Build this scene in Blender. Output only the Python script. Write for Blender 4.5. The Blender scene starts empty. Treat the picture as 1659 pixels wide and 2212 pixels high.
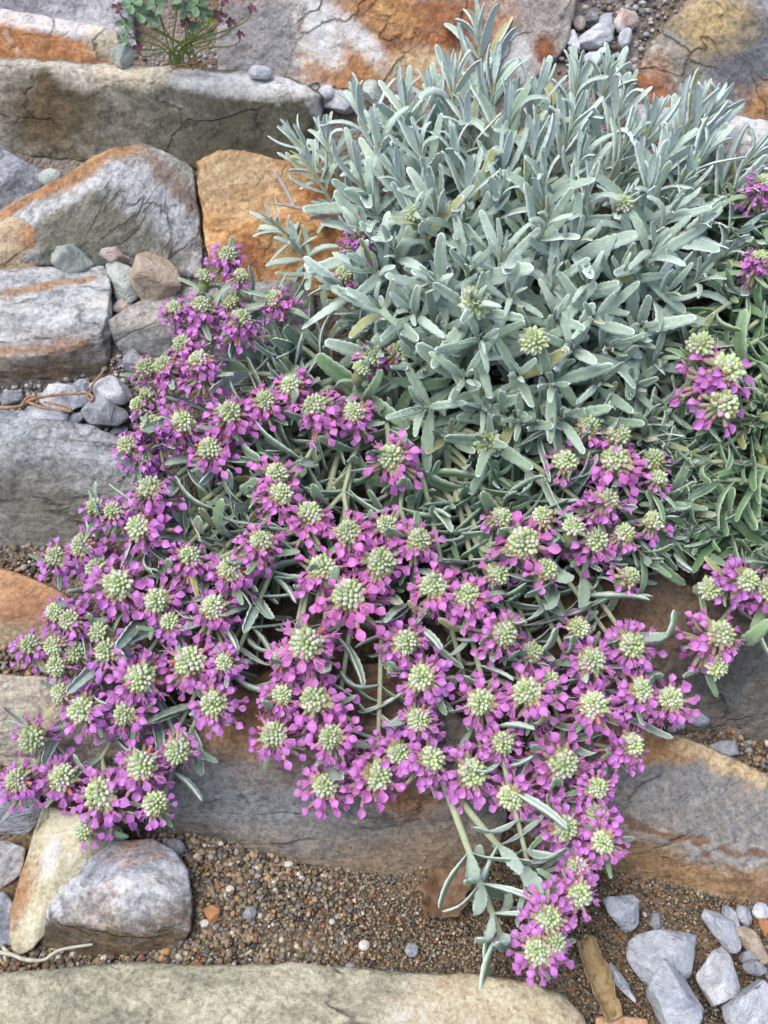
import bpy, bmesh, math, random
import numpy as np
from mathutils import Vector, Matrix, noise
from mathutils.bvhtree import BVHTree
random.seed(7); np.random.seed(7)
SC = bpy.context.scene
COL = SC.collection
PI = math.pi
R = math.radians

# ------------------------------------------------------------------ camera model
PW, PH = 1659.0, 2212.0
CAM = Vector((0, 0, 0.55))
PITCH = R(45)
FV = Vector((0, math.cos(PITCH), -math.sin(PITCH)))
UV = Vector((0, math.sin(PITCH), math.cos(PITCH)))
RV = Vector((1, 0, 0))
TV = math.tan(R(28)); TH = TV * 0.75

def S(y):
    """height of the ground: flat gravel at the foot, then the bank"""
    a = y - 0.27
    z = 0.375 * (a + math.sqrt(a * a + 0.0004))
    if y > 0.85:
        b = y - 0.85
        z -= 0.6 * (math.sqrt(b * b + 0.01) - 0.1 + 0 * b) * min(1, b / 0.1)
    return z

def ray(px, py):
    return FV + RV * ((px / PW - .5) * 2 * TH) + UV * ((.5 - py / PH) * 2 * TV)

def W(px, py, h=0.0):
    """point seen at that place of the view, h metres above the ground"""
    d = ray(px, py)
    lo, hi = 0.05, 2.5
    for _ in range(34):
        m = .5 * (lo + hi)
        p = CAM + d * m
        if p.z - S(p.y) - h > 0: lo = m
        else: hi = m
    return CAM + d * lo

def pxm(p):
    """metres per view pixel at point p"""
    return (p - CAM).dot(FV) * 2 * TH / PW

def slope_n(y):
    e = 0.004
    s = (S(y + e) - S(y - e)) / (2 * e)
    return Vector((0, -s, 1)).normalized()

def lin(c):
    return tuple((x / 255 / 12.92) if x / 255 <= .04045 else (((x / 255 + .055) / 1.055) ** 2.4) for x in c)
def C4(c, k=1.0):
    return tuple(min(1, k * v) for v in lin(c)) + (1,)

# ------------------------------------------------------------------ tagging
def tag(o, label=None, cat=None, group=None, kind=None):
    if label: o['label'] = label
    if cat: o['category'] = cat
    if group: o['group'] = group
    if kind: o['kind'] = kind
    return o
def empty(name, loc):
    o = bpy.data.objects.new(name, None); COL.objects.link(o)
    o.location = loc; o.empty_display_size = .01
    return o

# ------------------------------------------------------------------ mesh builder (numpy)
class MB:
    def __init__(s): s.v = []; s.f = []; s.a = []; s.n = 0
    def add(s, v, f, a):
        s.v.append(v); s.f.append(f + s.n); s.a.append(a); s.n += len(v)
    def mesh(s, name, smooth=True):
        me = bpy.data.meshes.new(name)
        v = np.concatenate(s.v).astype(np.float32); a = np.concatenate(s.a).astype(np.float32)
        k = s.f[0].shape[1]
        f = np.concatenate(s.f).astype(np.int32)
        me.vertices.add(len(v)); me.vertices.foreach_set('co', v.ravel())
        me.loops.add(f.size); me.loops.foreach_set('vertex_index', f.ravel())
        me.polygons.add(len(f))
        me.polygons.foreach_set('loop_start', np.arange(0, f.size, k, dtype=np.int32))
        try: me.polygons.foreach_set('loop_total', np.full(len(f), k, dtype=np.int32))
        except Exception: pass
        me.update(calc_edges=True)
        at = me.attributes.new('col', 'FLOAT_COLOR', 'POINT'); at.data.foreach_set('color', a.ravel())
        me.polygons.foreach_set('use_smooth', np.full(len(f), smooth))
        me.validate(); me.update()
        return me
    def build(s, name, mat, parent=None, origin=None):
        if not s.v: return None
        if origin is not None:
            s.v = [x - np.array(origin) for x in s.v]
        me = s.mesh(name); me.materials.append(mat)
        o = bpy.data.objects.new(name, me); COL.objects.link(o)
        if parent is not None: o.parent = parent
        elif origin is not None: o.location = origin
        return o

def grid_faces(nu, nv, wrap=False):
    f = []
    for i in range(nu - 1):
        for j in range(nv if wrap else nv - 1):
            j2 = (j + 1) % nv
            f.append((i * nv + j, i * nv + j2, (i + 1) * nv + j2, (i + 1) * nv + j))
    return np.array(f)

def frame(d, hint=Vector((0, 0, 1))):
    d = d.normalized()
    x = d.cross(hint)
    if x.length < 1e-4: x = d.cross(Vector((1, 0.3, 0)))
    x.normalize()
    return x, d, x.cross(d).normalized()

def tube(mb, pts, rad, attr=(0, 0, .5, 0), sides=6):
    n = len(pts); vs = []
    x = None
    for i, p in enumerate(pts):
        d = (pts[min(i + 1, n - 1)] - pts[max(i - 1, 0)])
        if d.length < 1e-9: d = Vector((0, 0, 1))
        d.normalize()
        if x is None: x, _, _ = frame(d)
        x = (x - d * x.dot(d)).normalized(); y = d.cross(x)
        r = rad[i] if hasattr(rad, '__len__') else rad
        for k in range(sides):
            t = 2 * PI * k / sides
            vs.append(p + x * (r * math.cos(t)) + y * (r * math.sin(t)))
    v = np.array([tuple(q) for q in vs])
    a = np.tile(np.array(attr), (len(v), 1)); a[:, 1] = np.repeat(np.linspace(0, 1, n), sides)
    mb.add(v, grid_faces(n, sides, True), a)

def bez(p0, p1, p2, p3, n):
    out = []
    for i in range(n):
        t = i / (n - 1); u = 1 - t
        out.append(p0 * (u ** 3) + p1 * (3 * u * u * t) + p2 * (3 * u * t * t) + p3 * (t ** 3))
    return out

def sstep(a, b, x):
    t = max(0, min(1, (x - a) / (b - a))); return t * t * (3 - 2 * t)

# ------------------------------------------------------------------ node helper
class NT:
    def __init__(s, name):
        s.m = bpy.data.materials.new(name); s.m.use_nodes = True
        s.t = s.m.node_tree; s.t.nodes.clear()
        s.out = s.t.nodes.new('ShaderNodeOutputMaterial')
        s.b = s.t.nodes.new('ShaderNodeBsdfPrincipled')
        s.t.links.new(s.b.outputs[0], s.out.inputs[0])
    def n(s, typ, **kw):
        nd = s.t.nodes.new('ShaderNode' + typ)
        for k, v in kw.items(): setattr(nd, k, v)
        return nd
    def l(s, a, b): s.t.links.new(a, b)
    def put(s, sock, v):
        if hasattr(v, 'is_linked') or hasattr(v, 'links'): s.l(v, sock)
        else: sock.default_value = v
    def mix(s, fac, a, b, mode='MIX'):
        nd = s.n('Mix', data_type='RGBA', blend_type=mode)
        s.put(nd.inputs[0], fac); s.put(nd.inputs[6], a); s.put(nd.inputs[7], b)
        return nd.outputs[2]
    def math(s, op, a, b=0.0, clamp=False):
        nd = s.n('Math', operation=op, use_clamp=clamp)
        s.put(nd.inputs[0], a); s.put(nd.inputs[1], b)
        return nd.outputs[0]
    def noise(s, vec, scale, detail=4, rough=.55, dist=0.0):
        nd = s.n('TexNoise'); nd.inputs['Scale'].default_value = scale
        nd.inputs['Detail'].default_value = detail; nd.inputs['Roughness'].default_value = rough
        nd.inputs['Distortion'].default_value = dist
        if vec is not None: s.l(vec, nd.inputs['Vector'])
        return nd.outputs[0]
    def ramp(s, fac, stops, interp='LINEAR'):
        nd = s.n('ValToRGB'); cr = nd.color_ramp; cr.interpolation = interp
        while len(cr.elements) < len(stops): cr.elements.new(.5)
        for e, (p, c) in zip(cr.elements, stops):
            e.position = p; e.color = c if len(c) == 4 else tuple(c) + (1,)
        s.l(fac, nd.inputs[0]); return nd.outputs[0]
    def rng(s, v, a, b, c=0.0, d=1.0):
        nd = s.n('MapRange'); s.l(v, nd.inputs[0])
        for i, x in enumerate((a, b, c, d)): nd.inputs[i + 1].default_value = x
        return nd.outputs[0]
    def bump(s, h, dist, strength=1.0, normal=None):
        nd = s.n('Bump'); nd.inputs['Distance'].default_value = dist
        nd.inputs['Strength'].default_value = strength
        s.l(h, nd.inputs['Height'])
        if normal is not None: s.l(normal, nd.inputs['Normal'])
        return nd.outputs[0]

def rockmat(name, cols, stain=None, thr=(.52, .68), streak=(0, 0, 0), stretch=(1, 1, 3), scale=28,
            zones=(), grain=.5, bump=1.0, seed=0.0, stain_scale=16, origin=None, veins=None):
    """layered schist: streaky base, mineral grain, iron stains with a shape of their own"""
    t = NT(name)
    tc = t.n('TexCoord').outputs['Object']
    mp = t.n('Mapping'); mp.inputs['Location'].default_value = (seed, seed * 1.7, -seed)
    mp.inputs['Rotation'].default_value = tuple(R(a) for a in streak); t.l(tc, mp.inputs[0])
    st2 = tuple(1 + (a - 1) * .8 for a in stretch)
    mp2 = t.n('Mapping'); mp2.inputs['Scale'].default_value = st2; t.l(mp.outputs[0], mp2.inputs[0])
    n1 = t.noise(mp2.outputs[0], scale * 1.5, 12, .68, .35)
    n2 = t.noise(mp.outputs[0], scale * .5, 8, .6, .3)
    k = len(cols)
    f = t.math('ADD', t.math('MULTIPLY', n1, .65), t.math('MULTIPLY', n2, .35))
    base = t.ramp(f, [(.40 + .22 * i / (k - 1), C4(c, 1.3)) for i, c in enumerate(cols)])
    # mineral grain: dark mica and pale feldspar, a millimetre or less
    nf = t.noise(mp.outputs[0], 520, 5, .8)
    vg = t.n('TexVoronoi', feature='F1'); vg.inputs['Scale'].default_value = 430; t.l(mp.outputs[0], vg.inputs[0])
    vs = t.n('SeparateColor'); t.l(vg.outputs['Color'], vs.inputs[0])
    nfs = t.noise(mp.outputs[0], 210, 8, .72, .1)
    gm = t.math('ADD', t.math('ADD', t.math('MULTIPLY', nf, .45), t.math('MULTIPLY', nfs, .45)), t.math('MULTIPLY', vs.outputs[0], .1))
    g = t.ramp(gm, [(.40, (.12, .12, .12, 1)), (.49, (.5, .5, .5, 1)), (.60, (.92, .92, .92, 1))])
    warp = t.math('ADD', t.math('MULTIPLY', t.noise(mp2.outputs[0], 34, 12, .72), .75), t.math('MULTIPLY', nfs, .25))
    if stain is not None:
        sc = stain if isinstance(stain[0], tuple) else (stain, stain)
        ns = t.noise(mp2.outputs[0], stain_scale, 12, .72, .5)
        m = t.math('MULTIPLY', t.rng(ns, thr[0], thr[1]), t.rng(nfs, .3, .6, .45, 1))
        base = t.mix(m, base, t.mix(t.rng(t.noise(mp2.outputs[0], 80, 8, .7), .35, .65), C4(sc[0], 1.2), C4(sc[1], 1.2)))
    # hairline cracks
    wv_ = t.n('VectorMath', operation='ADD'); t.l(mp2.outputs[0], wv_.inputs[0])
    wm = t.n('VectorMath', operation='SCALE'); wn = t.n('TexNoise'); wn.inputs['Scale'].default_value = 40; wn.inputs['Detail'].default_value = 6; t.l(mp2.outputs[0], wn.inputs['Vector'])
    t.l(wn.outputs['Color'], wm.inputs[0]); wm.inputs['Scale'].default_value = .035; t.l(wm.outputs[0], wv_.inputs[1])
    vc_ = t.n('TexVoronoi', feature='DISTANCE_TO_EDGE'); vc_.inputs['Scale'].default_value = 17; t.l(wv_.outputs[0], vc_.inputs[0])
    crack = t.math('MULTIPLY', t.rng(vc_.outputs['Distance'], 0, .035, 1, 0), t.rng(n2, .47, .58))
    for (pt, rad, soft, col, *sq) in sorted(zones, key=lambda z: isinstance(z[0], list)):
        # iron, quartz or dirt patches where the stone carries them
        if isinstance(pt, list):                            # a band running along the stone
            a_, b_ = (q_ - Vector(origin) for q_ in pt); ba = b_ - a_
            pa = t.n('VectorMath', operation='SUBTRACT'); t.l(tc, pa.inputs[0]); pa.inputs[1].default_value = a_
            wig = t.n('VectorMath', operation='MULTIPLY_ADD'); t.l(wn.outputs['Color'], wig.inputs[0]); wig.inputs[1].default_value = (.022,) * 3; t.l(pa.outputs[0], wig.inputs[2])
            wg2 = t.n('VectorMath', operation='SUBTRACT'); t.l(wig.outputs[0], wg2.inputs[0]); wg2.inputs[1].default_value = (.011,) * 3; pa = wg2
            dt = t.n('VectorMath', operation='DOT_PRODUCT'); t.l(pa.outputs[0], dt.inputs[0]); dt.inputs[1].default_value = ba / max(1e-9, ba.length_squared)
            cl = t.n('Clamp'); t.l(dt.outputs['Value'], cl.inputs[0])
            sv = t.n('VectorMath', operation='SCALE'); sv.inputs[0].default_value = ba; t.l(cl.outputs[0], sv.inputs['Scale'])
            ln = t.n('VectorMath', operation='DISTANCE'); t.l(pa.outputs[0], ln.inputs[0]); t.l(sv.outputs[0], ln.inputs[1])
            dd = t.math('ADD', ln.outputs['Value'], t.math('MULTIPLY', t.math('SUBTRACT', warp, .5), rad * 3.2))
            mk = t.math('MULTIPLY', t.rng(dd, rad * (1 - soft), rad * (1 + soft), 1, 0), t.rng(nfs, .36, .54, .75, 1))
            c0, c1 = (col if isinstance(col[0], tuple) else (col, tuple(int(x * .8) for x in col)))
            base = t.mix(mk, base, t.mix(t.rng(t.noise(mp2.outputs[0], 70, 5, .65), .35, .65), C4(c0, 1.0), C4(c1, 1.0)))
            continue
        rel = Vector(pt) - Vector(origin)
        sub = t.n('VectorMath', operation='SUBTRACT'); t.l(tc, sub.inputs[0]); sub.inputs[1].default_value = rel
        rot = t.n('Mapping', vector_type='POINT'); t.l(sub.outputs[0], rot.inputs[0])
        sx, sy, sz, an = (sq[0] if sq else (1, 1, 1, 0))
        rot.inputs['Rotation'].default_value = (0, R(-an), 0)
        m3 = t.n('VectorMath', operation='MULTIPLY'); t.l(rot.outputs[0], m3.inputs[0]); m3.inputs[1].default_value = (sx, sy * .4 if sx != sz else sy, sz)
        ln = t.n('VectorMath', operation='LENGTH'); t.l(m3.outputs[0], ln.inputs[0])
        dd = t.math('ADD', ln.outputs['Value'], t.math('MULTIPLY', t.math('SUBTRACT', warp, .5), rad * 3.2))
        mk = t.math('MULTIPLY', t.rng(dd, rad * (1 - soft), rad * (1 + soft), 1, 0), t.rng(nfs, .36, .54, .75, 1))
        c0, c1 = (col if isinstance(col[0], tuple) else (col, tuple(int(x * .8) for x in col)))
        base = t.mix(mk, base, t.mix(t.rng(t.noise(mp2.outputs[0], 70, 5, .65), .35, .65), C4(c0, 1.0), C4(c1, 1.0)))
    if veins is not None:
        vc, va, vw = veins
        wv = t.n('TexWave', wave_type='BANDS', bands_direction='Z'); t.l(mp.outputs[0], wv.inputs[0])
        wv.inputs['Scale'].default_value = va; wv.inputs['Distortion'].default_value = 7; wv.inputs['Detail'].default_value = 4
        wv.inputs['Detail Scale'].default_value = 1.6
        mv = t.math('MULTIPLY', t.rng(wv.outputs[1], 1 - vw, 1), t.rng(warp, .42, .6))
        base = t.mix(mv, base, C4(vc))
    hsv = t.n('HueSaturation'); hsv.inputs['Saturation'].default_value = .93; t.l(base, hsv.inputs['Color']); base = hsv.outputs[0]
    base = t.mix(grain, base, g, 'OVERLAY')
    base = t.mix(t.math('MULTIPLY', crack, .55), base, C4((62, 54, 46)))
    t.l(base, t.b.inputs['Base Color'])
    t.b.inputs['Roughness'].default_value = .8
    t.b.inputs['Specular IOR Level'].default_value = .3
    hh = t.math('ADD', t.math('MULTIPLY', n1, 1.0), t.math('MULTIPLY', nfs, .6))
    hh = t.math('SUBTRACT', hh, t.math('MULTIPLY', crack, .7))
    bn = t.bump(hh, .0034 * bump, .85)
    bn = t.bump(gm, .0014 * bump, .8, bn)
    t.l(bn, t.b.inputs['Normal'])
    return t.m

# ------------------------------------------------------------------ stones
def vox_stone(name, label, cat, hulls, matf, vox=None, amp=.0035, depth=.05, group=None, seed=0, layer=None, smooth=2, hs=.85):
    """hulls of (view x, view y, height cm) points -> one solid broken stone"""
    bm = bmesh.new(); allp = []
    for hl in hulls:
        pts = []
        for (x, y, h) in hl:
            p = W(x, y, h * hs / 100); pts.append(p)
            d = (p - CAM).normalized()
            pts.append(p + d * depth)
        allp += pts
        vs = [bm.verts.new(p) for p in pts]
        bmesh.ops.convex_hull(bm, input=vs)
    bmesh.ops.delete(bm, geom=[v for v in bm.verts if not v.link_faces], context='VERTS')
    ctr = sum(allp, Vector()) / len(allp)
    bmesh.ops.translate(bm, verts=bm.verts, vec=-ctr)
    bmesh.ops.recalc_face_normals(bm, faces=bm.faces)
    me = bpy.data.meshes.new('tmp'); bm.to_mesh(me); bm.free()
    o = bpy.data.objects.new('tmp', me); COL.objects.link(o)
    ext = max((max(p[i] for p in allp) - min(p[i] for p in allp)) for i in range(3))
    v = vox or max(.0010, ext / 150)
    m = o.modifiers.new('r', 'REMESH'); m.mode = 'VOXEL'; m.voxel_size = v
    sm = o.modifiers.new('s', 'SMOOTH'); sm.iterations = smooth; sm.factor = .5
    dg = bpy.context.evaluated_depsgraph_get()
    m2 = bpy.data.meshes.new_from_object(o.evaluated_get(dg))
    bpy.data.objects.remove(o)
    n = len(m2.vertices)
    co = np.empty(n * 3, np.float32); m2.vertices.foreach_get('co', co); co = co.reshape(-1, 3)
    no = np.empty(n * 3, np.float32); m2.vertices.foreach_get('normal', no); no = no.reshape(-1, 3)
    off = Vector((seed * 3.1, seed * 1.3, -seed * 2.2))
    ld = Vector(layer).normalized() if layer else None
    disp = np.zeros(n); amp *= .85
    for i in range(n):
        p = Vector(co[i])
        q = p + off
        a = noise.fractal(q * 22, 1.0, 2.0, 2) * .7
        a += noise.ridged_multi_fractal(q * 50, .9, 2.1, 3, 1.0, 2.0) * .45 - .5
        a += noise.fractal(q * 150, .7, 2.0, 3) * .32
        vd = noise.voronoi(q * 42 + Vector((0, 0, noise.noise(q * 30))))[0]; a += min(.5, (vd[1] - vd[0])) * .9 - .3
        if ld is not None:
            u = (p.dot(ld) * 95 + noise.noise(q * 18) * 1.6)
            a += (abs((u % 1.0) - .5) * 2 - .5) * .5 * (0.5 + noise.noise(q * 30))
        disp[i] = a
    co += no * (disp * amp)[:, None].astype(np.float32)
    m2.vertices.foreach_set('co', co.ravel())
    m2.polygons.foreach_set('use_smooth', np.full(len(m2.polygons), True)); m2.update()
    global BVH
    BVH = BVHTree.FromPolygons([tuple(c) for c in co + np.array(ctr)], [tuple(q.vertices) for q in m2.polygons])
    m2.materials.clear(); m2.materials.append(matf(ctr)); BVH = None
    m2.name = name
    o = bpy.data.objects.new(name, m2); COL.objects.link(o); o.location = ctr
    return tag(o, label, cat, group)

BVH = None
_ico = {}
def ico(sub):
    if sub not in _ico:
        bm = bmesh.new(); bmesh.ops.create_icosphere(bm, subdivisions=sub, radius=1)
        v = np.array([tuple(x.co) for x in bm.verts]); f = np.array([[q.index for q in x.verts] for x in bm.faces]); bm.free()
        _ico[sub] = (v, f)
    return _ico[sub]

def chip(name, label, x, y, a, b, rot, mat, h=.3, th=.75, seed=1, group=None, cat='stone', sharp=7, flat=0.62):
    """one broken chip of stone: a ball cut by random planes, then roughened"""
    rs = np.random.RandomState(seed + 100)
    v, f = ico(4); v = v.copy()
    for k in range(sharp):
        d = rs.normal(size=3); d /= np.linalg.norm(d)
        lim = rs.uniform(flat - .1, flat + .22)
        s = v @ d
        v = v - np.outer(np.clip(s - lim, 0, None), d)
    v /= np.abs(v).max(axis=0)
    p = W(x, y, h / 100); n = slope_n(p.y)
    rd = (p - CAM).normalized()
    s = pxm(p); sy = s / max(.35, abs(n.dot(rd)))
    X0 = Vector((1, 0, 0)); Y0 = n.cross(X0).normalized()
    c, sn = math.cos(R(rot)), math.sin(R(rot))
    X = X0 * c + Y0 * sn; Y = Y0 * c - X0 * sn
    A, B = a * (s * c * c + sy * sn * sn), b * (sy * c * c + s * sn * sn)
    T = min(A, B) * th
    v = v * np.array([A, B, T])
    mx = max(A, B)
    out = np.empty_like(v)
    for i in range(len(v)):
        q = Vector(v[i]); nn = Vector((q.x / A / A, q.y / B / B, q.z / T / T)).normalized()
        w = noise.fractal((q + Vector((seed, 0, 0))) * (1.6 / mx), 1, 2, 4) * .05 * mx
        q = q + nn * w
        out[i] = q
    M = np.array([tuple(X), tuple(Y), tuple(n)])
    v = out @ M
    mb = MB(); mb.add(v, f, np.tile(np.array([0, 0, rs.rand(), 0]), (len(v), 1)))
    o = mb.build(name, mat); o.location = p
    return tag(o, label, cat, group)

# ------------------------------------------------------------------ the ground
def ground_mat():
    t = NT('sand_soil'); tc = t.n('TexCoord').outputs['Object']
    vo = t.n('TexVoronoi', feature='F1'); vo.inputs['Scale'].default_value = 420; t.l(tc, vo.inputs[0])
    sep = t.n('SeparateColor'); t.l(vo.outputs['Color'], sep.inputs[0])
    c = t.ramp(sep.outputs[0], [(0, C4((70, 60, 52))), (.2, C4((104, 88, 68))), (.42, C4((136, 112, 82))),
                                (.6, C4((120, 112, 104))), (.78, C4((150, 130, 100))), (.92, C4((140, 104, 70))), (1, C4((190, 178, 150)))], 'CONSTANT')
    nz = t.noise(tc, 30, 5)
    up = t.n('SeparateXYZ'); t.l(tc, up.inputs[0])
    grey = t.mix(nz, C4((126, 120, 116)), C4((168, 162, 158)))
    c = t.mix(t.math('MULTIPLY', t.rng(up.outputs[1], .3, .5), .6), c, grey)
    c = t.mix(t.rng(nz, .4, .7), c, C4((98, 84, 66)))
    t.l(c, t.b.inputs['Base Color']); t.b.inputs['Roughness'].default_value = .95
    t.b.inputs['Specular IOR Level'].default_value = .15
    t.l(t.bump(vo.outputs['Distance'], -.0025, .9), t.b.inputs['Normal'])
    return t.m

def axis(lo, hi, step, far, k):
    a = list(np.arange(lo, hi + 1e-6, step)); d = step; x = hi
    up = []
    while x < far: d *= k; x += d; up.append(x)
    d = step; x = lo; dn = []
    while x > -far: d *= k; x -= d; dn.append(x)
    return dn[::-1] + a + up
def make_ground():
    xs = axis(-.5, .5, .005, 12, 1.35); ys = axis(.02, .9, .005, 12, 1.35)
    v = []
    for y in ys:
        s = S(y) if y < 3 else S(3) - .02 * (y - 3)
        for x in xs:
            q = Vector((x, y, 0))
            v.append((x, y, s + noise.fractal(q * 30, 1, 2, 3) * .0022 - .001))
    mb = MB(); v = np.array(v)
    mb.add(v, grid_faces(len(ys), len(xs))[:, ::-1].copy(), np.zeros((len(v), 4)))
    o = mb.build('ground', ground_mat()); tag(o, kind='structure')
make_ground()

# ------------------------------------------------------------------ big stones
OR = ((188, 140, 88), (150, 104, 64)); RU = ((168, 106, 62), (124, 76, 46)); WH = ((236, 232, 226), (208, 206, 204))
BR = ((120, 104, 78), (84, 74, 58)); CREAM = ((228, 216, 192), (200, 182, 150))
def Z(x, y, h, rad, col, soft=.45, sq=None):
    p = W(x, y, h / 100)
    if BVH is not None:                                     # the patch sits on the stone's own surface
        hit = BVH.ray_cast(CAM, (p - CAM).normalized())
        if hit[0] is not None: p = hit[0]
    z = (p, rad, soft, col)
    return z + ((sq,) if sq else ())

def ZS(x0, y0, x1, y1, h, rad, col, soft=.45):
    e = []
    for (x, y) in ((x0, y0), (x1, y1)):
        p = W(x, y, h / 100); hit = BVH.ray_cast(CAM, (p - CAM).normalized())
        e.append(hit[0] if hit[0] is not None else p)
    return (e, rad, soft, col)

vox_stone('stone_slab', 'long flat-topped slab with a dark olive brown front, spanning the left below the lobed-leaf plant', 'stone',
    [[(-140, 300, 0), (95, 345, 0), (425, 350, 0), (640, 375, 0), (-140, 150, 3.6), (80, 152, 4.1), (250, 158, 4.0), (400, 172, 4), (590, 184, 4), (680, 204, 3.8),
      (695, 260, 1.4), (690, 300, 0.4), (-140, 122, 2.9), (120, 131, 2.9), (350, 147, 2.9), (560, 157, 2.9), (640, 172, 2.9), (698, 206, 2.4)]],
    lambda c: rockmat('olive_schist', [(94, 90, 82), (122, 117, 106), (144, 138, 126), (166, 161, 150)], (BR[0], (98, 82, 56)), (.5, .75), (20, 0, 0), (1, 1, 1.6), 40, seed=1,
        zones=[ZS(0, 140, 240, 149, 3.2, .0085, ((206, 198, 184), (178, 168, 150))), ZS(240, 152, 400, 164, 3.2, .008, CREAM), ZS(400, 166, 680, 186, 3.2, .0085, WH), ZS(682, 200, 694, 280, 2.4, .005, WH), ZS(95, 180, 110, 320, 2, .006, ((112, 92, 62), (88, 74, 52))), Z(110, 250, 2, .03, ((112, 96, 66), (86, 72, 50))), Z(560, 270, 2, .045, ((92, 92, 72), (74, 72, 58)), .6, (.5, 1, 1, 0))], origin=c),
    amp=.0028, seed=1)
vox_stone('stone', 'orange brown block with pale weathered top, upper left corner on the long slab', 'stone',
    [[(-110, 110, .5), (0, 128, .5), (120, 140, .5), (218, 150, .5), (-110, 48, 3.1), (0, 48, 3.2), (100, 62, 3.2), (192, 76, 3.1), (255, 135, .8), (262, 100, 1.6),
      (-110, 8, 2.2), (10, 20, 2.2), (120, 44, 2.2), (205, 54, 2.3), (248, 64, 2.2)]],
    lambda c: rockmat('orange_sandstone', [(176, 116, 70), (192, 132, 82), (204, 150, 102)], ((186, 118, 66), (160, 98, 54)), (.5, .7), (0, 20, 0), (1, 1, 2), 34, seed=2, grain=.5,
        zones=[Z(110, 42, 2.6, .0065, WH, .4, (.1, .5, 1.2, 8)), Z(240, 90, 2, .012, CREAM), ZS(5, 60, 45, 122, 2, .0022, ((226, 190, 160), (214, 172, 140)))], origin=c),
    amp=.0014, seed=2, hs=.7)
vox_stone('stone', 'lilac grey rock face behind the orange block in the upper left corner', 'stone',
    [[(-80, 60, 0), (240, 110, 0), (300, 110, .3), (-80, -60, 6), (235, -60, 6.5), (262, -20, 5), (-80, -110, 5), (260, -100, 5)]],
    lambda c: rockmat('lilac_schist', [(138, 134, 140), (164, 160, 166), (186, 182, 186)], None, streak=(30, 20, 0), stretch=(1, 1, 2), seed=3, origin=c), amp=.002, seed=3, depth=.09, hs=.5)
vox_stone('boulder', 'big pale rock stained bright rust orange, standing at the top behind the silvery leaves', 'stone',
    [[(470, 170, -.3), (600, 190, -.3), (800, 225, -.3), (1130, 200, -.3), (1190, 140, .4), (1225, 100, 2), (1240, 20, 5), (1232, -60, 8), (470, 40, 4), (500, -60, 8), (480, -140, 7), (1230, -140, 7)]],
    lambda c: rockmat('rust_quartzite', [(146, 142, 138), (172, 166, 158), (196, 188, 176)], ((184, 132, 78), (164, 100, 52)), (.47, .56), (0, 40, 20), (1, 1, 1.6), 20, seed=14, stain_scale=15,
        zones=[Z(540, 90, 2, .030, ((158, 156, 156), (136, 134, 136)), .3), Z(930, 70, 4, .034, ((176, 112, 58), (140, 80, 44)), .4, (.6, 1, 1, 10)), Z(830, 10, 6, .022, ((196, 150, 92), (176, 122, 66)), .4),
               Z(760, 160, 1, .016, ((184, 132, 78), (168, 108, 58)), .4), Z(790, 95, 2.5, .010, WH, .4, (.5, 1, 1.6, 40)), Z(930, 145, 1.5, .010, ((206, 184, 150), (190, 150, 100)), .4, (.3, 1, 1, 0)), Z(1110, 120, 2.5, .014, WH, .4), Z(1160, 30, 5, .014, ((146, 138, 136), (182, 170, 160)), .4), Z(1180, 110, 2, .008, ((168, 100, 52), (140, 84, 46)), .4), Z(690, 50, 4, .010, WH, .4, (1, 1, .4, -30))], origin=c),
    amp=.003, seed=4, depth=.1, hs=.4)
vox_stone('boulder', 'speckled grey and ochre boulder in the upper right corner', 'stone',
    [[(1365, 180, .3), (1400, 235, 0), (1560, 255, 0), (1760, 270, 0), (1395, 110, 2.4), (1440, 60, 4.2), (1480, 15, 5.5), (1520, 0, 6), (1600, 10, 5.8), (1760, 40, 5), (1500, -15, 4), (1760, -10, 3)]],
    lambda c: rockmat('ochre_gneiss', [(112, 114, 116), (142, 140, 136), (178, 166, 146), (190, 176, 152)], (OR[0], (160, 112, 62)), (.5, .64), (40, -35, 10), (1, 1, 2.4), 26, seed=5,
        zones=[Z(1590, 130, 2.5, .03, ((110, 114, 118), (84, 88, 92)), .6, (.6, 1, 1, 20)), Z(1540, 40, 5, .022, ((196, 168, 112), (176, 150, 104)), .5), Z(1390, 190, 1, .018, RU), Z(1650, 220, 1, .012, OR)], origin=c),
    amp=.0026, seed=5, depth=.09, hs=.55)
vox_stone('stone_slab', 'grey slab with a pale top edge at the right edge, under the ochre boulder', 'stone',
    [[(1350, 420, 0), (1760, 520, 0), (1350, 250, 3), (1500, 275, 3.4), (1600, 300, 3.6), (1760, 330, 3.6), (1350, 222, 2.2), (1450, 232, 2.2), (1600, 258, 2.2), (1760, 275, 2.2)]],
    lambda c: rockmat('grey_gneiss', [(104, 104, 104), (132, 130, 126), (160, 156, 148)], (BR[0], BR[1]), (.52, .7), (10, 10, 0), (1, 1, 2.5), 32, seed=6,
        zones=[Z(1560, 262, 2.6, .012, WH, .5, (.12, 1, 1, 12))], origin=c), amp=.0025, seed=6)
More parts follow.
